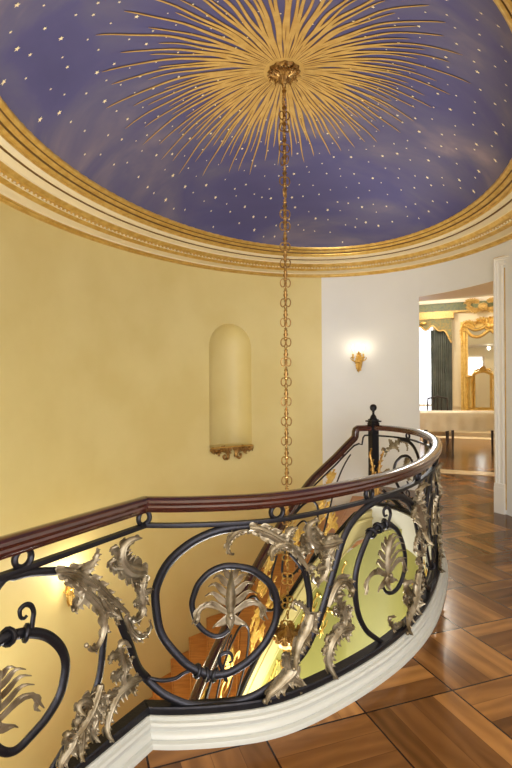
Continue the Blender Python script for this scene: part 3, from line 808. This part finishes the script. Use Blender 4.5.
def mk_quat():
    mb=MB()
    for k4 in range(4):
        a=PI/4+k4*PI/2; 
        mb.tube([(.032*math.cos(a)+.026*math.cos(2*PI*k/14),0,.036*math.sin(a)+.026*math.sin(2*PI*k/14)) for k in range(14)],.007,6,closed=True)
    mb.ball((0,0,0),.014,6)
    return mb
z=ZT-.13; i=0
ZC=-.66
while z>ZC:
    top=z>2.75; low=z<.2
    if low:
        copy_link('quat',mk_quat,'ring_link',(SX,SY,z-.075),.15 if i%2 else -.25); z-=.15
        for _ in range(2): z-=.018; copy_link('small',mk_small,'chain_link',(SX,SY,z),PI/2*(_%2)+.4); z-=.014
    else:
        copy_link('sleeve',mk_sleeve,'bead_link',(SX,SY,z-.055),0); z-=.112
        if not top or i%2: 
            copy_link('loops',mk_loops,'ring_link',(SX,SY,z-.012),.2 if i%2 else -.3)
        copy_link('small',mk_small,'chain_link',(SX,SY,z-.016),.4 if i%2 else 1.6); z-=.034
        if not top: copy_link('small',mk_small,'chain_link',(SX,SY,z-.014),1.6 if i%2 else .4); z-=.03
        if top: copy_link('loops',mk_loops,'ring_link',(SX,SY,z+.06),1.5+i) if i%2==0 else None
    i+=1
z0=ZC-.10
mb=MB()
mb.lathe([(.02,.10),(.05,.06),(.10,.035),(.125,.01),(.13,-.01),(.115,-.02),(.10,-.05),(.07,-.075),(.04,-.09),(.03,-.10)],(SX,SY,z0),40,lobes=10,amp=.07)
for k in range(10):
    a=2*PI*k/10
    f=lambda s,zz,n,a=a: Vector((SX,SY,z0))+Vector((math.cos(a),math.sin(a),0))*(.118+n+.12*zz)+Vector((-math.sin(a),math.cos(a),0))*s+Vector((0,0,zz))
    leafgeo(mb,f,[(0,-.01),(0,.03),(.0,.06),(.0,.075)],.06,0.,lobes=3)
mb.build('crown',M['brass'],ch,ang=50)
mb=MB(); mb.lathe([(.03,-.09),(.045,-.12),(.03,-.15),(.05,-.18),(.075,-.23),(.06,-.28),(.035,-.32),(.05,-.36),(.03,-.40),(.06,-.46),(.10,-.54),(.12,-.60),(.09,-.68),(.05,-.74),(.03,-.80),(.05,-.86),(.02,-.92),(.001,-.95)],(SX,SY,z0),28,lobes=7,amp=.05); mb.build('stem',M['gold'],ch,ang=50)
for k in range(8):
    a=2*PI*k/8+.2; d=Vector((math.cos(a),math.sin(a),0)); c0=Vector((SX,SY,z0))
    P=cat([(0.05,-.95),(.10,-.87),(.17,-.85),(.22,-.92),(.28,-.97),(.34,-.92),(.35,-.85)],5)
    mb=MB(); mb.tube([c0+d*r+Vector((0,0,zz)) for r,zz in P],.010,7)
    mb.tube([c0+d*r+Vector((0,0,zz)) for r,zz in cat([(.10,-.87),(.11,-.80),(.15,-.77),(.17,-.81),(.15,-.85),(.125,-.82)],5)],[.009]*10+[.006]*16,7)
    q=c0+d*.35; mb.lathe([(.012,-.87),(.04,-.845),(.036,-.835),(.016,-.835),(.016,-.81)],(q.x,q.y,z0),12)
    arm=mb.build('arm',M['gold'],ch,ang=50)
    mb=MB(); mb.lathe([(.011,-.815),(.011,-.72),(.004,-.718)],(q.x,q.y,z0),10)
    cd=mb.build('candle',M['candle'],arm)
    mb=MB(); mb.lathe([(.003,-.718),(.013,-.70),(.010,-.675),(.0005,-.645)],(q.x,q.y,z0),8); mb.build('bulb',M['bulb'],arm)

# ---------------------------------------------------------------- sconces
def sconce(phi,z,label,face=None,sc_=1.0):
    p=wall(phi,z); out=-wnorm(phi); tan=Vector((-out.y,out.x,0))
    t=thing('wall_sconce',label,'wall lamp',tuple(p))
    E_=SCE if z>0 else 3.
    def F(a,b,c): return p+tan*a*sc_+out*c*sc_+Vector((0,0,b*sc_))
    mb=MB()
    f=lambda s,zz,n: F(s,zz,.018+n)
    leafgeo(mb,f,[(0,.05),(0,-.03),(0,-.10),(0,-.17)],.085,.0,lobes=5)
    leafgeo(mb,f,[(0,-.02),(0,.04),(0,.08),(0,.12)],.075,.0,lobes=3)
    mb.tube([F(0,-.13,.0),F(0,-.13,.02)],.02,8); mb.ball(F(0,-.02,.035),.022,8); mb.ball(F(0,.06,.03),.018,8)
    mb.build('backplate',M['gold'],t,ang=60)
    for sg in(-1,1):
        mb=MB()
        P=cat([(0,-.01,.03),(sg*.03,-.03,.06),(sg*.07,-.01,.09),(sg*.075,.03,.10)],5)
        mb.tube([F(*q) for q in P],.009,7)
        mb.tube([F(*q) for q in cat([(sg*.05,-.02,.07),(sg*.09,.0,.06),(sg*.115,.025,.05),(sg*.105,.04,.05)],4)],[.008]*6+[.005]*7,6)
        c=F(sg*.075,.03,.10); mb.lathe([(.008,-.01),(.026,.01),(.022,.016),(.012,.018),(.014,.06)],tuple(c),12)
        am=mb.build('arm',M['gold'],t,ang=50)
        mb=MB(); mb.lathe([(.0095,.05),(.0095,.115),(.002,.117)],tuple(c),10); cd=mb.build('candle',M['candle'],am)
        mb=MB(); mb.lathe([(.002,.117),(.013,.135),(.010,.16),(.0005,.19)],tuple(c),8); mb.build('bulb',M['bulb'],am)
        L=bpy.data.lights.new('candle light','POINT'); L.energy=E_; L.color=(1,.88,.66); L.shadow_soft_size=.03
        lo=bpy.data.objects.new('candle_light',L); COL.objects.link(lo); lo.location=c+out*.06+Vector((0,0,.16))
    return t
SCE=.4
sconce(D(3.3),1.84,'gilt two-candle wall sconce on the white wall beyond the newel post')
sconce(D(92.9),-.60,'gilt wall sconce low on the yellow stair wall behind the left railing leaves')

# ---------------------------------------------------------------- niche bracket
nb=thing('niche_bracket','gilded scroll bracket under the arched wall niche','bracket',tuple(nichept(0,0,NB)))
nin=-wnorm(NC)
mb=MB()
for (a0,a1) in ((-1.,-.02),(.02,1.)):
    f=lambda s,z,n: nichept(s,-(.03+n),NB+z)
    rows=[]
mb.grid([[nichept(u,-d_,NB+z) for u in [k/10-1 for k in range(21)]] for d_,z in ((0,.0),(.05,.0),(.055,-.012),(.04,-.022),(.0,-.026))])
mb.build('shelf',M['gold'],nb,ang=30)
for sg in(-1,1):
    mb=MB()
    f=lambda s,z,n: nichept(s/.34,-(.02+n),NB-.02+z)
    mb.tube([f(sg*a,b,.02) for a,b in cat([(.33,.0),(.30,-.045),(.22,-.03),(.16,-.03),(.10,-.05),(.07,-.10),(.09,-.15),(.13,-.15),(.14,-.11),(.115,-.10)],5)],.016,7)
    leafgeo(mb,f,[(sg*.34,.01),(sg*.28,-.035),(sg*.20,-.045),(sg*.15,-.03)],.07,.01,lobes=4)
    leafgeo(mb,f,[(sg*.20,-.01),(sg*.12,-.02),(sg*.06,-.07),(sg*.06,-.12),(sg*.10,-.16)],.075,.012,lobes=4)
    leafgeo(mb,f,[(sg*.03,.0),(sg*.05,-.03),(sg*.10,-.05)],.05,.01,lobes=3)
    leafgeo(mb,f,[(sg*.24,-.03),(sg*.20,-.08),(sg*.23,-.10)],.04,.01,lobes=2)
    mb.build('scroll',M['brass'],nb,ang=60)

# ---------------------------------------------------------------- door casing at the right
def casing_sweep(phi0,phi1,ztop):
    # section across the casing: (along wall from the outer edge, projection)
    sec=[(0,.0),(0,.05),(.02,.055),(.03,.045),(.05,.045),(.065,.03),(.10,.03),(.115,.042),(.135,.042),(.145,.03),(.17,.028),(.17,.0)]
    return sec
mb=MB(); 
sec=[(a*.66,b) for a,b in [(0,.0),(0,.06),(.025,.065),(.035,.05),(.06,.05),(.075,.034),(.11,.034),(.125,.048),(.15,.048),(.16,.034),(.18,.03),(.18,.0)]]
pc=D(-44.2)
PE=wall(pc)+(-wnorm(pc))*.0
td=(wall(pc-.02)-wall(pc)).normalized()       # along the wall towards the camera
no=-wnorm(pc); no=Vector((no.x,no.y,0)).normalized()
no=(no+Vector((-.1,-.35,0))).normalized(); td=Vector((-no.y,no.x,0)); td=td if td.y<0 else -td
no=no
def CP(a,d_,z): return PE+td*a+no*d_+Vector((0,0,z))
DW=1.25; ZTOP=2.93
rows=[[CP(a,d_,z) for a,d_ in sec] for z in (.34,)]+[[CP(a,d_,ZTOP-a) for a,d_ in sec]]+[[CP(DW-a,d_,ZTOP-a) for a,d_ in sec]]+[[CP(DW-a,d_,.34) for a,d_ in sec]]
mb.grid(rows)
for a0 in (0,DW-.119):
    for lo_,hi_,w_ in((0,.30,.072),(.30,.34,.066)):
        vs=[CP(a,d_,z) for z in(lo_,hi_) for a,d_ in((a0-.004,0),(a0-.004,w_),(a0+.125,w_),(a0+.125,0))]
        mb.add(vs,[(0,1,5,4),(1,2,6,5),(2,3,7,6),(4,5,6,7)])
struct(mb.build('door_1',M['trimwhite'],ang=30))
mb=MB()
for pth in ([CP(.132,.03,.05),CP(.132,.03,ZTOP-.132),CP(DW-.132,.03,ZTOP-.132),CP(DW-.132,.03,.05)],):
    mb.tube(pth,.014,6)
mb.tube([CP(-.008,.03,.34),CP(-.008,.03,ZTOP+.008),CP(DW+.008,.03,ZTOP+.008),CP(DW+.008,.03,.34)],.010,6)
struct(mb.build('trim_4',M['gold'],ang=30))
mb=MB()
vs=[CP(a,.012,z) for a,z in((.118,.0),(DW-.118,.0),(DW-.118,ZTOP-.118),(.118,ZTOP-.118))]
mb.add(vs,[(0,1,2,3)])
for x0,x1,z0_,z1_ in((.3,DW-.3,.25,1.05),(.3,DW-.3,1.2,ZTOP-.35)):
    mb.tube([CP(x0,.02,z0_),CP(x1,.02,z0_),CP(x1,.02,z1_),CP(x0,.02,z1_)],.012,6,closed=True,mi=1)
struct(mb.build('door_2',[M['doorcream'],M['gold']],ang=30))

# ---------------------------------------------------------------- ballroom beyond the opening
E1=Vector((.914,-.407,0)); E2=Vector((.407,.914,0))
F0=Vector((5.1,15.5,0))                                   # on the far wall, at the left edge of the view
def FW(a,dep=0.,z=0.): return F0+E1*a-E2*dep+Vector((0,0,z))
ZB=4.0
rotE=math.atan2(E1.y,E1.x)
mb=MB(); mb.grid([[FW(-5,0,0),FW(5,0,0)],[FW(-5,0,ZB),FW(5,0,ZB)]]); struct(mb.build('wall_ballroom_far',M['roomwall'],smooth=False))
mb=MB(); mb.grid([[FW(-5,0,ZB),FW(5,0,ZB)],[FW(-5,9.2,ZB),FW(5,9.2,ZB)]],flip=True); struct(mb.build('ceiling_ballroom',M['plaster'],smooth=False))
mb=MB(); mb.grid([[FW(-2.2,0,0),FW(-2.2,0,ZB)],[FW(-2.2,8.6,0),FW(-2.2,8.6,ZB)]]); struct(mb.build('wall_ballroom_left',M['roomwall'],smooth=False))
mb=MB(); mb.grid([[FW(5,0,0),FW(5,0,ZB)],[FW(5,9,0),FW(5,9,ZB)]]); struct(mb.build('wall_ballroom_right',M['roomwall'],smooth=False))
# frieze
mb=MB()
def fbox(mb,a0,a1,d0,d1,z0_,z1_,mi=0):
    c=FW((a0+a1)/2,(d0+d1)/2,(z0_+z1_)/2); mb.box(c,(a1-a0,abs(d1-d0),z1_-z0_),rotE,mi)
fbox(mb,-2.2,5,0,.10,3.66,3.90,0); fbox(mb,-2.2,5,0,.16,3.90,4.0,1); fbox(mb,-2.2,5,0,.14,3.60,3.66,2)
struct(mb.build('trim_5',[M['green'],M['plaster'],M['goldpaint']],smooth=False))
# cartouche on the frieze
mb=MB()
f=lambda s,z,n: FW(1.78+s,.30+n,3.72+z)
mb.ball(f(0,0,-.03),.11,12,0,.9)
for sg in(-1,1):
    leafgeo(mb,f,[(sg*.1,-.1),(sg*.25,-.12),(sg*.40,.0),(sg*.36,.12),(sg*.26,.1)],.14,.02)
    leafgeo(mb,f,[(sg*.1,.12),(sg*.26,.16),(sg*.42,.16),(sg*.52,.08)],.12,.02)
leafgeo(mb,f,[(0,.06),(0,-.04),(0,-.12)],.2,.03)
tag(mb.build('cartouche',M['goldpaint'],ang=60),'gilded shell cartouche on the green frieze of the far room','wall ornament')
# window, curtain, valance
mb=MB(); mb.grid([[FW(-1.2,.03,.6),FW(.37,.03,.6)],[FW(-1.2,.03,3.3),FW(.37,.03,3.3)]])
wn=struct(mb.build('window_1',M['sheer'],smooth=False))
mb=MB()
for a in(-.9,-.5,-.14,.1,.26): mb.box(FW(a,.05,1.95),(.012,.012,2.7),rotE)
for z_ in(1.3,2.2,2.8): mb.box(FW(-.5,.05,z_),(1.4,.012,.012),rotE)
mb.build('glazing_bars',mat('pale glazing bars',(190,198,210),.5),wn,smooth=False)
mb=MB(); rows=[]
for z_ in (.1,1.,2.,3.1):
    rows.append([FW(.32+.60*k/60,.14+.05*math.sin(k*1.05)+.02*math.sin(k*2.3+z_),z_) for k in range(61)])
mb.grid(rows)
tag(mb.build('curtain',M['curtain'],ang=80),'grey green floor-length curtain beside the bright far window','curtain')
va=thing('valance','green and gold shaped valance above the far window','valance',tuple(FW(.2,.2,3.3)))
mb=MB(); n=40; lowz=lambda k: 3.22-.13*math.cos(k*2*PI/13.3)**2-(.40*((k-32)/8)**1.5 if k>32 else 0)
rows=[[FW(-1.25+2.17*k/n,.26,lowz(k)) for k in range(n+1)],[FW(-1.25+2.17*k/n,.26,3.42) for k in range(n+1)]]
back=[[FW(-1.25+2.17*k/n,.02,3.42) for k in range(n+1)]]
mb.grid(rows+back); mb.build('drape_panel',M['drape'],va,smooth=False)
mb=MB(); mb.tube([p-E2*.012 for p in rows[0]],.028,6); mb.build('fringe',M['goldpaint'],va)
mb=MB(); fbox(mb,-1.3,.98,.0,.30,3.42,3.60); mb.build('pelmet_box',M['goldpaint'],va,smooth=False)
mb=MB(); mb.lathe([(.001,-.05),(.10,-.02),(.10,.02),(.001,.05)],tuple(FW(.12,.30,3.30)),14); mb.build('rosette',M['gold'],va)
# pier mirror
pm=thing('pier_mirror','tall gilt framed wall mirror with carved crest in the far room','mirror',tuple(FW(1.9,.05,.7)))
a0,a1,z0_,z1_=1.16,2.75,.75,3.05
mb=MB()
fbox(mb,a0,a0+.2,0,.12,z0_,z1_+.2); fbox(mb,a1-.2,a1,0,.12,z0_,z1_+.2); fbox(mb,a0,a1,0,.12,z0_-.15,z0_); fbox(mb,a0,a1,0,.08,z1_+.06,z1_+.26)
mb.tube([FW(a0+.1,.13,z0_),FW(a0+.1,.13,z1_)],.05,8); mb.tube([FW(a1-.1,.13,z0_),FW(a1-.1,.13,z1_)],.05,8)
mb.build('frame',M['gold'],pm,ang=30)
mb=MB(); ac=(a0+a1)/2
f=lambda s,z,n: FW(ac+s,.12+n,z1_+z)
for sg in(-1,1):
    mb.tube([f(sg*a,b,.03) for a,b in cat([(0,.0),(.12,-.1),(.3,-.2),(.5,-.16),(.62,.0),(.74,-.02)],6)],.045,7)
    mb.tube([f(sg*a,b,.03) for a,b in cat([(.05,.16),(.2,.05),(.4,.0),(.58,.1),(.7,.16)],6)],.04,7)
    leafgeo(mb,f,[(sg*.05,.1),(sg*.15,.25),(sg*.30,.28),(sg*.38,.16)],.16,.02)
    leafgeo(mb,f,[(sg*.40,.05),(sg*.52,.2),(sg*.66,.22),(sg*.72,.12)],.14,.02)
    leafgeo(mb,f,[(sg*.70,.16),(sg*.74,-.05),(sg*.72,-.3),(sg*.76,-.5)],.13,.02)
leafgeo(mb,f,[(0,.0),(0,.14),(0,.26),(0,.36)],.26,.03)
mb.ball(f(0,.1,.04),.11,10)
mb.build('crest',M['gold'],pm,ang=60)
mb=MB(); mb.grid([[FW(a0+.18,.05,z0_),FW(a1-.18,.05,z0_)],[FW(a0+.18,.05,z1_+.1),FW(a1-.18,.05,z1_+.1)]]); mb.build('glass',M['glass'],pm,smooth=False)
# dado rail and base
mb=MB(); fbox(mb,-2.2,5,0,.04,.78,.84); fbox(mb,-2.2,5,0,.03,0,.22); struct(mb.build('baseboard_far',M['roomwall'],smooth=False))
# floor saddles
mb=MB(); S0=Vector((2.75,8.62,0)); 
c=S0+E1*1.2; mb.box((c.x,c.y,.004),(3.6,.34,.012),rotE); struct(mb.build('trim_6',M['marble'],smooth=False))
mb=MB(); c=Vector((5.6,13.55,0)); mb.box((c.x,c.y,.004),(5.,.45,.012),rotE); struct(mb.build('trim_7',M['marble'],smooth=False))
# thick wall head between opening and ballroom (keeps ceiling line)
mb=MB()
mb.grid([[B0+Vector((0,0,HZ)),B1+Vector((0,0,HZ))],[B0+Vector((0,0,ZB)),B1+Vector((0,0,ZB))]])
mb.grid([[B0-E1*4+Vector((0,0,0)),B0],[B0-E1*4+Vector((0,0,ZB)),B0+Vector((0,0,ZB))]])
mb.grid([[B1,B1+E1*4],[B1+Vector((0,0,ZB)),B1+E1*4+Vector((0,0,ZB))]])
struct(mb.build('wall_ballroom_near',M['roomwall'],smooth=False))
# recessed lamps
for nm,lb,x,y in(('recessed_light','small round recessed lamp in the far ceiling above the cartouche',6.62,14.75),('recessed_light','small round recessed lamp in the far ceiling by the left jamb',4.62,13.6)):
    t=thing(nm,lb,'ceiling lamp',(x,y,ZB))
    mb=MB(); mb.tube([(x+.085*math.cos(2*PI*k/20),y+.085*math.sin(2*PI*k/20),ZB-.008) for k in range(20)],.014,6,closed=True); mb.build('bezel',M['trimwhite'],t)
    mb=MB(); mb.lathe([(.075,-.004),(.06,-.012),(.001,-.014)],(x,y,ZB),18); mb.build('lens',M['lamp'],t)
# table with cloth and dressing mirror
TC=Vector((4.42,10.45,0)); tr=math.radians(-11); tx=Vector((math.cos(tr),math.sin(tr),0)); ty=Vector((-tx.y,tx.x,0))
def T(a,b,z): return TC+tx*a+ty*b+Vector((0,0,z))
tb=thing('buffet_table','long dark-legged table under a cream cloth in the far room','table',tuple(TC))
mb=MB(); mb.box(T(0,0,.855),(2.15,.80,.04),tr); mb.build('tabletop',M['darkwood'],tb,smooth=False)
mb=MB(); mb.box(T(0,.3,.50),(1.9,.03,.04),tr); mb.build('stretcher',M['darkwood'],tb,smooth=False)
for a in(-.36,.56):
    for b in(-.33,.33):
        q=T(a,b,0); mb=MB(); mb.lathe([(.001,0),(.026,.0),(.022,.03),(.018,.08),(.024,.30),(.03,.55),(.036,.70),(.036,.835),(.001,.836)],tuple(q),12); mb.build('leg',M['darkwood'],tb,ang=40)
mb=MB()
per=[]; hw,hd=1.10,.42; n1,n2=60,24
for k in range(n1): per.append((-hw+2*hw*k/n1,-hd,0,-1))
for k in range(n2): per.append((hw,-hd+2*hd*k/n2,1,0))
for k in range(n1): per.append((hw-2*hw*k/n1,hd,0,1))
for k in range(n2): per.append((-hw,hd-2*hd*k/n2,-1,0))
rows=[]
for dz,amp,o in((0,0,0),(-.01,.0,.012),(-.12,.010,.018),(-.24,.018,.022),(-.36,.024,.026)):
    rows.append([T(a+nx*(o+amp*math.sin(i*.9)),b+ny*(o+amp*math.sin(i*.9)),.89+dz+(.012*math.sin(i*.35) if dz<-.3 else 0)) for i,(a,b,nx,ny) in enumerate(per)])
mb.grid(rows,0,closed=True,flip=True); mb.add(rows[0],[tuple(range(len(per)))])
tag(mb.build('tablecloth',M['cloth'],ang=60),'cream cloth draped over the long table in the far room','tablecloth')
dm=thing('dressing_mirror','gilt three-panel folding mirror standing on the cream-clothed table','mirror',tuple(T(.62,.1,.89)))
def mpanel(a0,b0,a1,b1,z1,crest):
    p0,p1=T(a0,b0,.895),T(a1,b1,.895); d=(p1-p0); w=d.length; d.normalize(); nn=Vector((d.y,-d.x,0))
    nn=nn if nn.y<0 else -nn
    f=lambda s,z,n: p0+d*s+nn*n+Vector((0,0,z))
    mb=MB()
    for pts in ([f(.03,.02,0),f(.03,z1,0)],[f(w-.03,.02,0),f(w-.03,z1,0)],[f(.0,.05,0),f(w,.05,0)]): mb.tube(pts,.028,6)
    mb.tube([f(a*w,z1+crest*math.sin(a*PI)-.0,0) for a in [k/12 for k in range(13)]],.03,6)
    if crest>.05:
        leafgeo(mb,f,[(w/2,z1+crest*.7),(w/2,z1+crest+.06),(w/2,z1+crest+.12)],.10,.02,lobes=3)
        for sg in(-1,1): leafgeo(mb,f,[(w/2,z1+crest),(w/2+sg*.1,z1+crest+.04),(w/2+sg*.18,z1+crest-.02)],.07,.02,lobes=2)
    for a in(.03,w-.03): mb.ball(f(a,z1+.02,0),.035,8)
    fr_=mb.build('panel_frame',M['gold'],dm,ang=50)
    mb=MB(); mb.add([f(.04,.06,-.004),f(w-.04,.06,-.004)]+[f(.04+(w-.08)*(1-k/8),z1-.01+crest*math.sin((1-k/8)*PI)*.95,-.004) for k in range(9)],[tuple(range(11))])
    g=mb.build('glass',M['glass'],fr_,smooth=False)
mpanel(-.03,.0,.13,.14,.70,.03); mpanel(.13,.14,.53,.14,.76,.08); mpanel(.53,.14,.69,.0,.70,.03)
# armchair behind the table, by the window
ac_=thing('armchair','dark wooden armchair by the far window, only its back showing over the table','chair',(4.40,12.2,0))
cc=Vector((4.40,12.2,0))
def Q(a,b,z): return cc+E1*a+E2*b+Vector((0,0,z))
for a,b in((-.25,-.22),(.25,-.22)):
    mb=MB(); mb.tube([Q(a,b,0),Q(a,b,.25),Q(a,b,.44)],[.016,.02,.024],8); mb.build('leg',M['darkwood'],ac_)
for a in(-.25,.25):
    mb=MB(); mb.tube([Q(a,.22,0),Q(a,.22,.44),Q(a*.96,.27,.8),Q(a*.9,.33,1.12)],[.018,.022,.02,.016],8); mb.build('back_post',M['darkwood'],ac_)
    mb=MB(); mb.tube([Q(a,.26,.68),Q(a*1.15,.0,.70),Q(a*1.1,-.2,.67),Q(a,-.2,.45)],.016,8); mb.build('armrest',M['darkwood'],ac_)
mb=MB(); mb.box(Q(0,0,.45),(.54,.50,.07),rotE); mb.build('seat',M['curtain'],ac_,smooth=False)
mb=MB(); mb.tube([Q(-.24,.32,1.10),Q(0,.34,1.16),Q(.24,.32,1.10)],.02,8); mb.tube([Q(-.23,.29,.75),Q(.23,.29,.75)],.014,8)
for a in(-.1,0,.1): mb.tube([Q(a,.29,.75),Q(a,.33,1.13)],.011,6)
mb.build('backrest',M['darkwood'],ac_)

# ---------------------------------------------------------------- hall round the camera
q=wall(D(-95)); l=wall(D(180))
mb=MB(); mb.grid([[Vector((q.x,q.y,0)),Vector((3.3,1.6,0)),Vector((3.3,-4,0))],[Vector((q.x,q.y,ZW)),Vector((3.3,1.6,ZW)),Vector((3.3,-4,ZW))]]); struct(mb.build('wall_hall_right',M['white'],smooth=False))
mb=MB(); mb.grid([[Vector((l.x,l.y,ZL)),Vector((-2.7,.9,ZL)),Vector((-2.7,-4,ZL))],[Vector((l.x,l.y,ZW)),Vector((-2.7,.9,ZW)),Vector((-2.7,-4,ZW))]]); struct(mb.build('wall_hall_left',M['yellow'],smooth=False))
# hall ceiling, with the oval cut out
out_=[Vector((4.6,-4.1,ZW)),Vector((4.6,8.6,ZW)),Vector((-3.2,8.6,ZW)),Vector((-3.2,-4.1,ZW))]
inn_=[wall(2*PI*k/80,ZW) for k in range(80)]
tr_=tessellate_polygon([out_,inn_]); al=out_+inn_
me=bpy.data.meshes.new('ceiling_hall'); fs=[]
for t in tr_:
    a,b,c=[al[i] for i in t]; fs.append(tuple(t) if (b-a).cross(c-a).z<0 else tuple(reversed(t)))
me.from_pydata([tuple(v) for v in al],[],fs); me.materials.append(M['plaster']); me.update()
o=bpy.data.objects.new('ceiling_hall',me); COL.objects.link(o); struct(o)

# ---------------------------------------------------------------- light
def area(name,loc,target,sx,sy,e,col):
    L=bpy.data.lights.new(name,'AREA'); L.shape='RECTANGLE'; L.size=sx; L.size_y=sy; L.energy=e; L.color=col
    o=bpy.data.objects.new(name,L); COL.objects.link(o); o.location=loc
    o.rotation_euler=(Vector(target)-Vector(loc)).to_track_quat('-Z','Y').to_euler(); return o
def point(name,loc,e,col,r=.1):
    L=bpy.data.lights.new(name,'POINT'); L.energy=e; L.color=col; L.shadow_soft_size=r
    o=bpy.data.objects.new(name,L); COL.objects.link(o); o.location=loc; return o
area('hall_front_fill',(.4,-3.7,1.7),(.3,4.,1.6),4.5,2.4,LE_HALL,(.98,.99,1))  # soft frontal fill added behind the camera; no window is built
point('chandelier_light',(SX,SY,z0-.62),LE_CH,(1,.92,.70),.3)
point('stair_fill',tuple(wall(D(122),-.9)-wnorm(D(122))*.7),18,(1,.97,.86),.15)  # fill added to brighten the lower stair wall; no fixture here
area('lower_hall_lamp',(SX+.15,SY-.35,-4.05),(SX,SY+.2,3),1.6,1.6,LE_LOW,(1,.99,.96))
area('hall_top_fill',(1.2,.6,3.05),(1.2,.6,0),.8,.8,LE_TOPFILL,(1,.9,.75))  # overhead fill added above the near landing, without a ceiling fixture
for x_,y_ in ((6.62,14.75),(4.62,13.6),(4.0,11.2),(6.6,10.2),(7.6,12.0),(8.2,14.0)): point('recessed_and_fill',(x_,y_,ZB-.12),LE_BALL/6*1.5,(1,.95,.86),.06)  # first two sit at the recessed lights; the rest are added room fill
area('ballroom_window_daylight',tuple(FW(-.4,.25,2.)),tuple(FW(.6,6,1.)),1.4,2.4,LE_WIN,(.92,.96,1))
point('opening_lamp',(4.0,8.0,2.95),LE_OPEN,(1,.93,.82),.05)
w=bpy.data.worlds.new('world'); sc.world=w; w.use_nodes=True
w.node_tree.nodes['Background'].inputs[0].default_value=(1,.985,.97,1); w.node_tree.nodes['Background'].inputs[1].default_value=LE_WORLD

# ---------------------------------------------------------------- camera
cam=bpy.data.cameras.new('camera'); cam.sensor_fit='VERTICAL'; cam.sensor_height=36.; cam.lens=500/768*36
cam.clip_start=.05; cam.clip_end=100
co=bpy.data.objects.new('camera',cam); COL.objects.link(co); co.location=(0,0,EYE)
co.rotation_euler=(Matrix.Rotation(PI/2,3,'X')@Matrix.Rotation(ROLL,3,'Z')).to_euler()
sc.camera=co
sc.view_settings.view_transform='Standard'; sc.view_settings.look='None'; sc.view_settings.gamma=1.; sc.view_settings.exposure=EXPO
